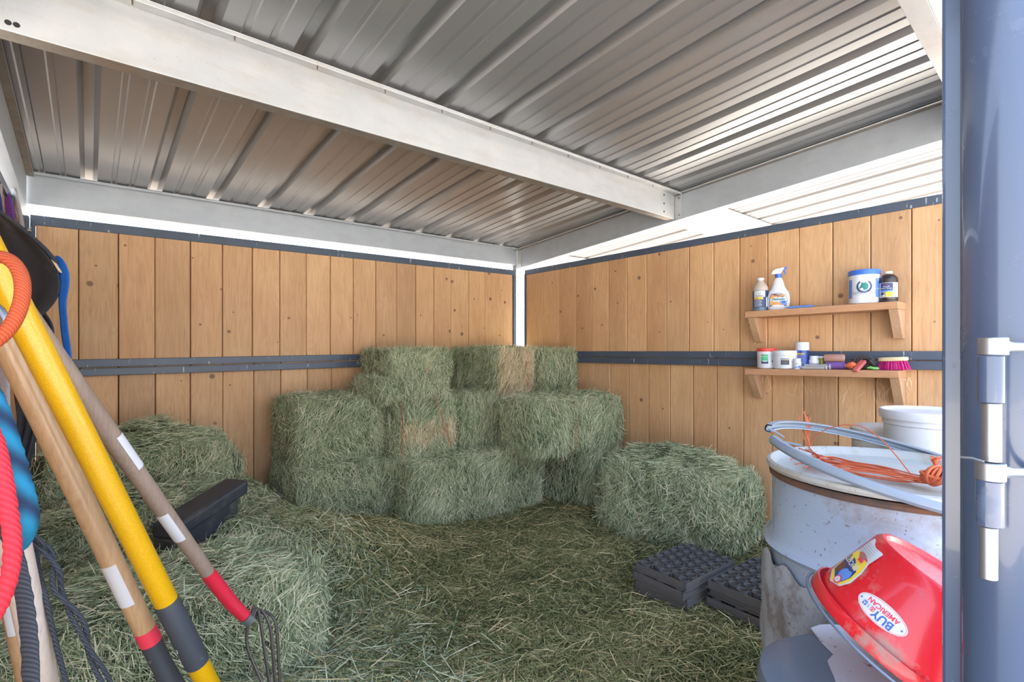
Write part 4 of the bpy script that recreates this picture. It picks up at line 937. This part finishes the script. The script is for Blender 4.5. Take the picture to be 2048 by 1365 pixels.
# orange baler twine bundle
rg = random.Random(3)
kn = onZ(1872, 952, .905); t = thing('baler_twine_bundle', kn, 'knotted bundle of orange baler twine spread over the drum lid', 'twine')
def lid_pt(px, py, z=.874): p = onZ(px, py, z); return p
mb = MB(); 
for k in range(20):
    s0 = lid_pt(1570+rg.uniform(-5, 60), 905+rg.uniform(-6, 42)); m1 = lid_pt(1650+rg.uniform(-10, 20), 918+k*1.6+rg.uniform(-5, 6)); m2 = lid_pt(1750+rg.uniform(-10, 20), 944+k*.9+rg.uniform(-3, 3)); e = kn+Vector((rg.uniform(-.01, .01), rg.uniform(-.01, .01), rg.uniform(-.022, -.004)))
    z_ = .877+rg.uniform(0, .016)
    pts = [s0, s0.lerp(m1, .5), m1, m1.lerp(m2, .5), m2, m2.lerp(e, .6), e]
    for i, p in enumerate(pts[:-1]): p.z = z_+rg.uniform(-.001, .003)
    sm = [];
    for i in range(len(pts)-1):
        p0, p1, p2, p3 = pts[max(0, i-1)], pts[i], pts[i+1], pts[min(len(pts)-1, i+2)]
        for q in range(5):
            u = q/5; sm.append(.5*((2*p1)+(p2-p0)*u+(2*p0-5*p1+4*p2-p3)*u*u+(3*p1-p0-3*p2+p3)*u**3))
    sm.append(pts[-1]); mb.tube(sm, .0017, TWINE, 5)
mb.build('strands', t, world=True)
mb = MB()
for k in range(11):
    a = k*.29; pts = []
    for i in range(22):
        th = 2*pi*i/22; r = .026+.004*math.sin(k*2.1); v = Vector((math.cos(th)*r, 0, math.sin(th)*r*.8)); v.rotate(Euler((a*.5, .3*math.sin(k), YAW*-1+a))); pts.append(v)
    mb.tube(pts, .0036, TWINE, 6, closed=True)
for k in range(9): mb.tube([(0, 0, .02), (rg.uniform(-.015, .005), rg.uniform(-.01, .01), .036), (rg.uniform(-.02, .008), rg.uniform(-.015, .015), .046)], .0016, TWINE, 5)
mb.build('knot', t)
mb = MB(); base = lid_pt(1622, 904)
for (tx, ty) in ((1596, 838), (1608, 826), (1613, 834), (1618, 842)):
    e = onF(tx, ty, base.dot(FWD)+.01); mb.tube([base+Vector((0, 0, .004)), base.lerp(e, .4)+RGT*-.006, base.lerp(e, .75)+RGT*.003, e], .0018, TWINE, 5)
    for q in range(3): mb.tube([e, e+Vector((rg.uniform(-.006, .02), rg.uniform(-.01, .01), rg.uniform(.002, .012)))], .0007, TWINE, 4)
loop = [(1624, 900), (1622, 888), (1632, 872), (1656, 857), (1690, 850), (1720, 852), (1745, 865), (1770, 886), (1795, 915), (1822, 950)]
Fa, Fb = base.dot(FWD), lid_pt(1822, 950).dot(FWD)
pts = [onF(px, py, Fa+(Fb-Fa)*(px-1622)/200) for px, py in loop]; mb.tube(pts, .0015, TWINE, 6); mb.build('raised_loops', t, world=True)

# white tapered bucket behind
c = cp3(1.70*.985, 1.96, 0); t = thing('white_bucket', c, 'tall white lidded bucket with a printed label behind the drum', 'bucket')
zr = .965
mb = MB(); mb.lathe([(0, 0), (.120, 0), (.125, .01), (.158, zr-.06), (.163, zr-.055), (.163, zr-.035), (.160, zr-.03)], WHITEC, 56); mb.build('body', t)
mb = MB(); mb.lathe([(.163, zr-.032), (.172, zr-.034), (.175, zr-.012), (.171, zr), (.163, zr+.001), (.158, zr-.010), (0, zr-.008)], WHITEP, 56, cap=False)
mb.build('lid', t)
L = Label(lambda u, v, k: ((.147+.009*(v-.6)/.3+.003+k*.0002)*math.cos(face_cam(c)+u/.155), (.147+.009*(v-.6)/.3+.003+k*.0002)*math.sin(face_cam(c)+u/.155), v))
L.rect(.032, .775, .09, .868, GREY); L.rect(.0332, .776, .089, .867, LBL)
for k in range(14): L.rect(.036, .860-.0058*k, .086-.008*((k*7) % 3), .8613-.0058*k, GREY)
L.rect(.034, .742, .09, .765, BLK); L.mb.build('label', t)
c = cp3(1.70, 2.22, 0); t = thing('feed_tub', c, 'pale plastic tub with a dusty tan top behind the white bucket', 'tub')
mb = MB(); mb.lathe([(0, 0), (.115, 0), (.120, .012), (.140, .80), (.146, .805), (.148, .83), (.144, .85), (.12, .862), (0, .872)], dirty('tub_plastic', (.62, .60, .57), .5, (.30, .22, .14), .6, 5, .42, .62, .3), 56); mb.build('body', t)

# grey tote with paper
tc_ = cp3(.72, .835, 0); TZ = .598
t = thing('grey_bin', tc_, 'slate grey rounded plastic bin with torn white paper on its lid', 'bin', rot=(0, 0, -YAW))
mb = MB(); mb.lathe([(0, 0), (.205, 0), (.215, .01), (.236, .50), (.247, .503), (.252, .52), (.252, .555), (.246, .578), (.228, .592), (.19, TZ-.001), (0, TZ)], GREYP, 72, sq=2.9); mb.build('body', t)
mb = MB(); pp = [onZ(*q, TZ+.002) for q in ((1622, 1256), (1640, 1250), (1665, 1249), (1720, 1256), (1800, 1275), (1830, 1365), (1800, 1440), (1690, 1430), (1668, 1352), (1655, 1322), (1668, 1308), (1640, 1280))]
n = len(pp); cen = sum(pp, Vector())/n
mb.add([p for p in pp]+[p-Vector((0, 0, .003)) for p in pp], [tuple(range(n-1, -1, -1)), tuple(range(n, 2*n))]+[(i, (i+1) % n, n+(i+1) % n, n+i) for i in range(n)], PAPER); mb.build('torn_paper', t, world=True)

# red bucket upside down, leaning
rc = onF(1800, 1291, .875); axd = (RGT*.44+Vector((0, 0, .86))-FWD*.22).normalized()
q = axd.to_track_quat('Z', 'Y'); t = bpy.data.objects.new('red_bucket', None); COL.objects.link(t); t.empty_display_size = .05
t.matrix_basis = Matrix.Translation(rc) @ q.to_matrix().to_4x4()
tag(t, 'scuffed red plastic bucket tipped upside down on the grey bin', 'bucket')
Rr, Rb, H_ = .150, .118, .150
mb = MB(); mb.lathe([(Rr*.93, .001), (Rr, 0), (Rr+.007, .002), (Rr+.0085, .012), (Rr+.006, .024), (Rr+.003, .024), (Rr+.002, .010), (Rr-.002, .012), (Rr-.006, .03), (Rb+.006, H_-.03), (Rb+.001, H_-.008), (Rb-.006, H_), (Rb-.012, H_), (Rb-.017, H_-.008), (0, H_-.010)], REDP, 80, cap=False); mb.build('shell', t)
mb = MB(); mb.lathe([(Rr-.004, .004), (Rr-.010, .03), (Rb-.004, H_-.03), (0, H_-.016)], REDP, 60, cap=False); mb.build('inner_wall', t)
lc = t.matrix_basis.inverted() @ Vector((0, 0, EYE)); fa = math.atan2(lc.y, lc.x)
def cone_fn(ang0):
    def f(u, v, k):
        r = Rr-.006+(Rb+.006-(Rr-.006))*(v-.03)/(H_-.06)+.0009+k*.00022; a = ang0+u/.135
        return (r*math.cos(a), r*math.sin(a), v)
    return f
# find side direction: image-left is which sign of angle
pl_ = t.matrix_basis @ Vector((Rr*math.cos(fa+.5), Rr*math.sin(fa+.5), .08)); sgn = 1 if pl_.dot(RGT)/pl_.dot(FWD) < rc.dot(RGT)/rc.dot(FWD) else -1
_cf = cone_fn(fa+sgn*.30); L = Label(lambda u, v, k: _cf(u*.74, .060+(v-.068)*.80, k)); L.ell(0, .068, .053, .0225, LBL, 36); L.ell(0, .068, .051, .0208, REDI, 36); L.ell(0, .068, .0502, .0200, LBL, 36)
L.text('BUY', -.006*0+.010, .0615-.001, .022, INKB, .03, rot=pi); L.text('AMERICAN', -.000, .0790-.003, .0135, REDI, .025, rot=pi)
for i, (ch, m1) in enumerate((('U', REDI), ('S', LBLUE), ('A', INKB))):
    x = -.014-.009*i; L.rect(x-.004, .059, x+.004, .068, m1 if i != 1 else LBL); L.text(ch, x, .0635, .009, LBL if i != 1 else m1, .02, rot=pi)
L.ell(.044, .068, .002, .002, INKB, 8); L.ell(-.044, .068, .002, .002, INKB, 8); plabel(L.mb.build('sticker', t), 'oval white sticker')
L = Label(cone_fn(fa+sgn*1.04)); L.poly([(-.030, .105), (.030, .105), (.034, .132), (-.026, .140), (-.03, .13)], LBL)
L.poly([(-.034, .100), (-.038, .075), (-.030, .045), (0, .034), (.026, .042), (.036, .06), (.036, .085), (.030, .105), (-.030, .106)], LBL)
L.poly([(-.032, .096), (-.035, .073), (-.028, .047), (0, .037), (.024, .044), (.033, .062), (.033, .085), (.027, .104), (-.028, .104)], YEL)
L.poly([(-.030, .093), (-.032, .073), (-.024, .052), (.0, .045), (.022, .05), (.028, .066), (.026, .080), (0, .092)], NAVY)
L.poly([(-.006, .062), (.006, .046), (.022, .052), (.027, .066), (.022, .074), (.004, .072)], LBLUE); L.poly([(-.026, .064), (-.016, .052), (-.002, .058), (-.004, .074), (-.02, .076)], mat('label_brown', (.18, .06, .04), .6))
L.rect(.002, .096, .018, .102, REDI); L.text('BUCKET', -.002, .084, .0135, LBL, .02, rot=pi); L.ell(.012, .048, .009, .008, REDI, 16); L.ell(.012, .048, .0065, .0058, LBL, 16); L.text('1', .012, .048, .008, REDI, .02, rot=pi)
for k in range(5): L.rect(-.022, .112+.0045*k, .024, .1128+.0045*k, GREY)
plabel(L.mb.build('sticker', t), 'torn yellow and black product sticker')
# wire handle hanging round the rim
mb = MB(); pts = []
for k in range(41):
    a = fa-1.6+3.2*k/40; bulge = .006+.005*math.sin(pi*k/40); pts.append(((Rr+.006+bulge)*math.cos(a), (Rr+.006+bulge)*math.sin(a), .004-.008*math.sin(pi*k/40)))
mb.tube(pts, .0026, mat('wire_grey', (.16, .20, .26), .4, .4), 8); hw = mb.build('wire_handle', t)
mb = MB(); i0 = 24 if sgn < 0 else 10; mb.tube(pts[i0:i0+6], .0062, BLK, 10); mb.build('grip', hw)

# ================================================================== GATE POST AND HINGE
a_ = .86; t = thing('gate_upright', (a_, .10, 0), 'blue-grey rectangular steel upright beside the big round post', 'steel upright')
psi = lambda px: math.atan((px-1024)/F0)+YAW
y0 = a_/math.tan(psi(1883)); y1 = a_/math.tan(psi(1944))
mb = MB(); mb.M = Matrix.Translation((0, -.10, 0)); w_ = y0-y1
mb.prism([(0, y0), (.03, y0), (.03, y1), (0, y1)], 0.02, 2.15, POSTB, 'z'); mb.build('tube', t, bevel=.004)
mb = MB(); mb.M = Matrix.Translation((0, -.10, 0)); mb.box((.004, y1-.004, .02), (.026, y1+.002, 2.15), mat('groove_dark', (.06, .055, .08), .6)); mb.build('seam', t)  # dark strip marking the groove beside the round post
pc = onF(2022, HZ, .60); pc.z = 0; r_p = .046
t = thing('gate_post', pc, 'large glossy blue round steel post at the right edge', 'steel post')
mb = MB(); mb.lathe([(r_p, 0.0), (r_p, 2.5)], POSTB, 64); mb.build('pipe', t)
hx = 1984; HF = .50
t = thing('hinge', onF(hx, 945, HF), 'zinc and blue hinge with two eye bolts on the round post', 'hinge')
def hz(px, py): return onF(px, py, HF)
P_ = onF(1984, 703, HF); zz = lambda py: EYE-(py-HZ)/F0*HF
def vt(y0_, y1_, r, m, nm, cx=1984, bev=.0008):
    p = onF(cx, 703, HF); mb = MB(); mb.lathe([(r-bev, zz(y1_)), (r, zz(y1_)+bev), (r, zz(y0_)-bev), (r-bev, zz(y0_))], m, 28); mb.M = Matrix(); 
    mb.v = [Vector((v.x+p.x, v.y+p.y, v.z)) for v in mb.v]; return mb.build(nm, t, world=True)
vt(676, 711, .0118, CHROME, 'eye_bolt', 1986); vt(712, 806, .0105, POSTB, 'sleeve', 1981); vt(806, 924, .0078, CHROME, 'pin', 1983)
e2 = vt(925, 961, .0118, CHROME, 'eye_bolt', 1981); vt(961, 1052, .0108, POSTB, 'sleeve', 1979); vt(1053, 1158, .0072, CHROME, 'pin', 1977)
for py, pxs in ((693, 1994), (944, 1992)):
    mb = MB(); mb.tube([onF(pxs, py, HF), onF(2020, py+1, HF+.005), onF(2060, py+2, HF+.03), onF(2120, py+2, HF+.09)], [.0085, .0052, .0048, .0048], CHROME, 14); mb.build('bolt_shank', t, world=True)
mb = MB(); mb.tube([onF(1922, 915, HF+.01), onF(1945, 917, HF), onF(1968, 924, HF-.008)], .0013, CHROME, 8); mb.build('split_pin', t, world=True)

# ================================================================== TOOLS ON THE LEFT
def pole(name, label, pts, r, m, partname='handle'):
    t = thing(name, pts[-1], label, 'garden tool'); mb = MB(); mb.tube(pts, r, m, 20); mb.build(partname, t, world=True); return t
def extra(t, name, pts, r, m, seg=16, flat=1.0, label=None):
    mb = MB(); mb.tube(pts, r, m, seg, flat=flat); o = mb.build(name, t, world=True)
    if label: plabel(o, label)
    return o
def seg_(a, b, n=2, e0=0, e1=1): return [a.lerp(b, e0+(e1-e0)*i/(n-1)) for i in range(n)]
def sticker(t, a, b, r, u0, u1, side, m=LBL, wdt=.9):
    """strip of paper wrapped on a pole between fractions u0..u1"""
    M, L_ = frame_z(a, b); ci = M.inverted() @ Vector((0, 0, EYE)); f0 = math.atan2(ci.y, ci.x)+side
    L = Label(lambda u, v, k: ((r+.0003+k*.0001)*math.cos(f0+u/r), (r+.0003+k*.0001)*math.sin(f0+u/r), v*L_))
    L.rect(-r*wdt, u0, r*wdt, u1, m); L.mb.v = [M @ p for p in L.mb.v]
    for k in range(0): pass
    return L.mb.build('paper_sticker', t, world=True)
# yellow fibreglass
a, b = onF(-40, 470, .70), onF(333, 1205, .94); T_ = (b-a)
t = pole('yellow_handled_tool', 'yellow fibreglass tool handle with black grip leaning among the tools', [a-T_*.18, a, b], .0197, YELP)
c1 = a+T_*1.235; extra(t, 'grip_sleeve', [b-T_*.004, b+T_*.0, a+T_*1.12, c1], [.0203, .0208, .0222, .0215], GRIP)
extra(t, 'lower_shaft', [c1, a+T_*1.36], .0200, YELP); extra(t, 'steel_socket', [a+T_*1.36, a+T_*1.50], [.018, .022], TINE)
M, L_ = frame_z(b, c1); ci = M.inverted() @ Vector((0, 0, EYE)); f0 = math.atan2(ci.y, ci.x)
L = Label(lambda u, v, k: (.0226*math.cos(f0+u/.022), .0226*math.sin(f0+u/.022), v)); sd_ = 1 if (M @ Vector((math.cos(f0+.5), math.sin(f0+.5), 0))-M.translation).dot(RGT) > 0 else -1
vs_, fs_ = text_mesh('C', .018, .02)
L.mb.add([L.fn(sd_*.027+y_, .105-x_*1.0, 1) for x_, y_ in vs_], fs_, LBL); [L.rect(sd_*.026, .04+.009*q, sd_*.029, .044+.009*q, LBL) for q in range(5)]; L.mb.build('lettering', t, world=False).data.transform(t.matrix_basis.inverted() @ M)
# varnished wood shovel
a, b = onF(-10, 640, .80), onF(291, 1262, .985); T_ = b-a
t = pole('shovel', 'varnished wooden shovel handle with red band and black socket, left of yellow handle', [a-T_*.3, a, b], .0185, HANDLE)
extra(t, 'red_band', [b-T_*.006, a+T_*1.045], .0192, REDI); 
extra(t, 'socket', [a+T_*1.046, a+T_*1.15, a+T_*1.24], [.0188, .0182, .022], GRIP); e = a+T_*1.24
mb = MB(); pts = []; 
for i in range(9):
    for j in range(9):
        u = (j/8-.5)*.20*(1 if i < 6 else (1-(i-5)*.22)); v = i/8*.26; pts.append(e+T_.normalized()*v+RGT*u+FWD*(-.02+.9*u*u*8*.5))
mb.add(pts, [(i*9+j, i*9+j+1, i*9+j+10, i*9+j+9) for i in range(8) for j in range(8)], GRIP, True); o = mb.build('blade', t, world=True); sl = o.modifiers.new('t', 'SOLIDIFY'); sl.thickness = .002
sticker(t, a, b, .0185, .74, .885, .75)
mb = MB(); rv = a+T_*1.10-FWD*.018; mb.tube([rv, rv-FWD*.004], .0035, TINE, 10); mb.build('rivet', t, world=True)
# cultivator fork
a, b = onF(48, 628, .84), onF(418, 1150, 1.22); T_ = b-a
t = pole('manure_fork', 'weathered wooden fork with red sleeve and dark curved tines at right of the tools', [a-T_*.25, a, a+T_*.6, b], [.019, .0185, .0172, .0155], HANDLEW)
rs = [b-T_*.01, onF(432, 1168, 1.235), onF(462, 1206, 1.26), onF(490, 1234, 1.28)]
extra(t, 'red_sleeve', rs, [.0165, .0175, .0165, .0150], REDH); extra(t, 'ferrule', [rs[-1], onF(500, 1243, 1.29)], [.0150, .0150], CHROME)
sticker(t, a, b, .0172, .68, .80, .7); sticker(t, a, b, .0180, .38, .50, -1.2)
neck = onF(500, 1243, 1.29)
for i, (mx, my, ex, ey, dF) in enumerate(((496, 1275, 538, 1400, 0), (522, 1275, 545, 1395, .03), (538, 1270, 552, 1390, .06), (549, 1262, 560, 1385, .09))):
    F_ = 1.29+dF
    pts = [neck, onF(508+6*i, 1215+3*i, F_), onF(mx, my-22, F_), onF(mx+(6 if i else -1), my+20, F_), onF((mx+ex)/2+4, (my+ey)/2+22, F_), onF(ex, ey, F_), onF(ex-6, ey+50, F_)]
    sm = []
    for k in range(len(pts)-1):
        p0, p1, p2, p3 = pts[max(0, k-1)], pts[k], pts[k+1], pts[min(len(pts)-1, k+2)]
        for q in range(6): u = q/6; sm.append(.5*((2*p1)+(p2-p0)*u+(2*p0-5*p1+4*p2-p3)*u*u+(3*p1-p0-3*p2+p3)*u**3))
    extra(t, 'tine', sm+[pts[-1]], [.0062]*(len(sm)-8)+[.0055]*6+[.004]*2+[.002], TINE, 10, flat=.65)
# pale handle lower left and another with a white sticker
t = pole('wooden_handle', 'pale weathered wooden handle at the lower left edge with reddish marks', [onF(-12, 900, .62), onF(95, 1400, .78)], .0175, HANDLEP)
t = pole('wooden_handle', 'brown wooden handle with a white sticker behind the red rope', [onF(-30, 960, .90), onF(60, 1400, 1.02)], .0150, HANDLE)
sticker(t, onF(-30, 960, .90), onF(60, 1400, 1.02), .0150, .35, .66, 0)

# ================================================================== TACK AT THE LEFT EDGE
def drape(name, rows, m, parent=None, world=True, cols=14, fold=.012, nf=3.0, thick=.008, seed=0):
    vs = []; 
    for i, (py, x0, x1, F_) in enumerate(rows):
        for j in range(cols+1):
            u = j/cols; p = onF(x0+(x1-x0)*u, py, F_); p += FWD*(fold*math.sin(u*nf*2*pi+i*.35+seed)+.01*math.cos(u*pi)); vs.append(p)
    fs = [(i*(cols+1)+j, (i+1)*(cols+1)+j, (i+1)*(cols+1)+j+1, i*(cols+1)+j+1) for i in range(len(rows)-1) for j in range(cols)]
    mb = MB(); mb.add(vs, fs, m, True); o = mb.build(name, parent, world=world, auto=180)
    sb = o.modifiers.new('s', 'SUBSURF'); sb.levels = 1; sb.render_levels = 2; sl = o.modifiers.new('t', 'SOLIDIFY'); sl.thickness = thick; sl.offset = 0
    return o
t = thing('canvas_bag', onF(20, 440, 1.85), 'black canvas feed bag hanging at the upper left with a blue strap', 'bag')
drape('upper_panel', [(424, -14, 2, 1.80), (440, -14, 24, 1.81), (470, -14, 60, 1.84), (500, -14, 92, 1.87), (530, -14, 116, 1.90), (556, -14, 128, 1.92), (585, -14, 128, 1.92), (612, -14, 112, 1.92), (632, -14, 90, 1.92), (650, -14, 76, 1.92)], DENIM, t, fold=.006, nf=1.5)
drape('lower_panel', [(600, 20, 64, 1.96), (625, 18, 88, 1.97), (645, 16, 106, 1.97), (668, 16, 114, 1.97), (690, 16, 110, 1.97), (720, 18, 106, 1.98), (760, 22, 104, 1.99), (800, 30, 100, 2.0), (850, 40, 84, 2.0), (900, 28, 74, 1.98), (950, 26, 60, 1.96)], DENIM, t, fold=.018, nf=2.2, seed=1)
mb = MB(); hem = [onF(x, y, F_-.012) for x, y, F_ in ((-12, 415, 1.79), (2, 426, 1.80), (24, 441, 1.81), (60, 470, 1.84), (92, 500, 1.87), (114, 526, 1.90))]; mb.tube(hem, .007, DENIM, 8); mb.build('hem', t, world=True)
def ribbon(name, pts, wpx, m, parent=None, thick=.0025, F_=None):
    P = [onF(x, y, f) for x, y, f in pts]; vs = []
    wv = wpx if isinstance(wpx, (list, tuple)) else [wpx]*len(P)
    for i, p in enumerate(P):
        d = (P[min(i+1, len(P)-1)]-P[max(0, i-1)]).normalized(); s_ = d.cross(FWD).normalized(); h_ = wv[i]/F0*pts[i][2]/2; vs += [p-s_*h_, p+s_*h_]
    mb = MB(); mb.add(vs, [(2*i, 2*i+1, 2*i+3, 2*i+2) for i in range(len(P)-1)], m, True); o = mb.build(name, parent, world=bool(parent), auto=180)
    sb = o.modifiers.new('s', 'SUBSURF'); sb.levels = 1; sb.render_levels = 2; sl = o.modifiers.new('t', 'SOLIDIFY'); sl.thickness = thick
    return o
ribbon('strap', [(112, 512, 1.90), (122, 525, 1.90), (130, 545, 1.90), (130, 575, 1.91), (124, 600, 1.91), (127, 630, 1.92), (130, 670, 1.92), (136, 700, 1.93), (138, 735, 1.93)], [10, 16, 20, 19, 15, 14, 15, 14, 13], BLUEW, t)['label'] = 'bright blue webbing strap'
mb = MB(); mb.tube([onF(97, 503, 1.885), onF(106, 520, 1.88), (onF(118, 540, 1.885)), onF(123, 546, 1.89)], [.003, .006, .0055, .003], PALEW, 8, flat=.5); mb.build('buckle', t, world=True)
# purple, white and grey tack above
o = ribbon('purple_strap', [(10, 380, 2.1), (16, 400, 2.1), (20, 430, 2.12), (28, 462, 2.14), (30, 480, 2.14)], [12, 20, 20, 14, 8], PURPW, None, .004); tag(o, 'purple webbing strap hanging above the black bag', 'strap')
o = drape('hay_net', [(378, 22, 34, 2.2), (400, 22, 42, 2.2), (430, 28, 48, 2.22), (460, 34, 52, 2.24), (480, 40, 54, 2.24)], WHTW, None, False, 6, .006, 2, .012); tag(o, 'off-white knitted net bunched beside the purple strap', 'net')
o = drape('striped_halter', [(340, -12, 4, 1.95), (370, -12, 9, 1.95), (400, -12, 9, 1.96), (425, -12, 4, 1.96)], GREYW, None, False, 6, .004, 1, .010); tag(o, 'beige stitched webbing halter at the top left edge', 'halter')
o = ribbon('blue_strap', [(-4, 380, 1.9), (1, 410, 1.9), (5, 440, 1.9), (4, 460, 1.9)], [8, 10, 9, 6], BLUED, None, .004); tag(o, 'navy strap hanging over the top corner of the bag', 'strap')
mb = MB(); rg = random.Random(8)
for k in range(14):
    p = [onF(48+rg.uniform(-6, 14), 465+rg.uniform(-12, 30), 2.25) for _ in range(4)]; mb.tube(p, .003, rg.choice([DKR, BLK, CREAM]), 5)
o = mb.build('tangled_cord'); tag(o, 'tangled dark cord behind the bag by the corner', 'cord')
o = ribbon('grey_webbing', [(2, 600, 1.2), (6, 700, 1.2), (8, 800, 1.2), (8, 900, 1.2), (12, 1000, 1.2), (14, 1100, 1.2)], [20, 26, 27, 28, 26, 24], GREYW, None, .004); tag(o, 'lilac-grey webbing band hanging at the left edge', 'strap')
# orange loop with snap
c = onF(-27, 603, .50); pts = []
for k in range(48):
    a = 2*pi*k/48; pts.append(c+RGT*(math.cos(a)*.0355)+Vector((0, 0, math.sin(a)*.0475))+FWD*(.01*math.sin(a)))
t = thing('rope_loop', c, 'orange ribbed rope loop hanging at the left edge over the handles', 'rope'); mb = MB(); mb.tube(pts, .0066, ORANGE, 14, closed=True); mb.build('loop', t, world=True)
t = thing('snap_hook', onF(5, 640, .56), 'grey metal snap hook behind the orange loop at the left edge', 'hook')
mb = MB(); mb.tube([onF(-12, 612, .56), onF(0, 622, .56), onF(12, 640, .56), onF(14, 656, .56)], .005, CHROME, 10); mb.build('gate', t, world=True)
mb = MB()
for k in range(3): mb.tube([onF(-10+k*9, 640, .57), onF(-6+k*9, 650, .555), onF(0+k*9, 658, .57)], .003, CHROME, 8)
mb.build('spring', t, world=True)
def rope(name, pts, r, m, label, flat=1.0, twist=0):
    P = [onF(*p) for p in pts]; sm = []
    for k in range(len(P)-1):
        p0, p1, p2, p3 = P[max(0, k-1)], P[k], P[k+1], P[min(len(P)-1, k+2)]
        for q in range(7): u = q/7; sm.append(.5*((2*p1)+(p2-p0)*u+(2*p0-5*p1+4*p2-p3)*u*u+(3*p1-p0-3*p2+p3)*u**3))
    sm.append(P[-1]); mb = MB()
    if twist:
        for s_ in (1, -1): mb.tube([p+RGT*(s_*twist*math.cos(i*.22))+FWD*(s_*twist*math.sin(i*.22)) for i, p in enumerate(sm)], r, m, 8)
    else: mb.tube([p+RGT*(r*.05*math.sin(i*2.4)) for i, p in enumerate(sm)], [r*(1+.05*math.sin(i*2.1)) for i in range(len(sm))], m, 14, flat=flat, up=tuple(FWD))
    return tag(mb.build(name), label, 'rope')
rope('lead_rope', [(-30, 840, .50), (-8, 890, .50), (8, 960, .50), (19, 1030, .50), (25, 1090, .50), (20, 1150, .50), (2, 1205, .50), (-20, 1245, .50)], .0072, REDROPE, 'thick red braided rope curving at the left edge')
rope('lead_rope', [(-25, 770, .55), (2, 830, .55), (22, 890, .55), (40, 950, .55), (54, 1005, .55), (58, 1045, .55), (48, 1075, .56), (38, 1090, .57)], .0088, TEALROPE, 'blue and teal patterned rope hanging at the left edge')
rope('braided_rein', [(-5, 1000, .58), (18, 1070, .58), (38, 1140, .58), (52, 1220, .58), (60, 1300, .58), (62, 1400, .58)], .0105, BLKROPE, 'flat black braided rein in front of the pale handle', flat=.35)
rope('hanging_rope', [(30, 930, .70), (44, 1000, .70), (58, 1070, .70), (76, 1140, .72), (92, 1200, .72), (110, 1280, .74), (142, 1400, .76)], .0036, BLKROPE, 'straight thin black cord hanging left of the twisted one')
rope('hanging_rope', [(40, 940, .70), (52, 1010, .70), (66, 1075, .70), (96, 1105, .72), (112, 1140, .72), (116, 1180, .73), (140, 1215, .74), (165, 1260, .75), (182, 1310, .76), (215, 1370, .78), (235, 1420, .8)], .0034, BLKROPE, 'twisted pair of thin black cords hanging over the hay', twist=.0045)
rope('hanging_rope', [(36, 960, .72), (50, 1030, .72), (70, 1090, .74), (76, 1150, .74), (84, 1200, .75), (88, 1260, .76)], .0036, BLKROPE, 'short dark cord end behind the straight black cord')

# black trough poking out of the hay
A = onF(486, 958, 2.34); B = onF(392, 1018, 2.10); d = (B-A).normalized()
t = thing('black_trough', B, 'black plastic trough corner half buried in the hay at left', 'trough')
mb = MB(); up_ = Vector((0, 0, 1)); sdv = d.cross(up_).normalized()
if sdv.dot(FWD) > 0: sdv = -sdv
def tp(u, v, w): return A+d*u+sdv*v+Vector((0, 0, w))
def bx8(u0, u1, v0, v1, w0, w1, nm, bev):
    mb = MB(); mb.add([tp(u, v, w) for w in (w0, w1) for v in (v0, v1) for u in (u0, u1)], [(0, 2, 3, 1), (4, 5, 7, 6), (0, 1, 5, 4), (2, 6, 7, 3), (0, 4, 6, 2), (1, 3, 7, 5)], BLKP); return mb.build(nm, t, world=True, bevel=bev)
bx8(.0, .38, -.10, .035, -.065, .0, 'rim', .014); bx8(.05, .38, -.09, .022, -.15, -.06, 'wall', .008)
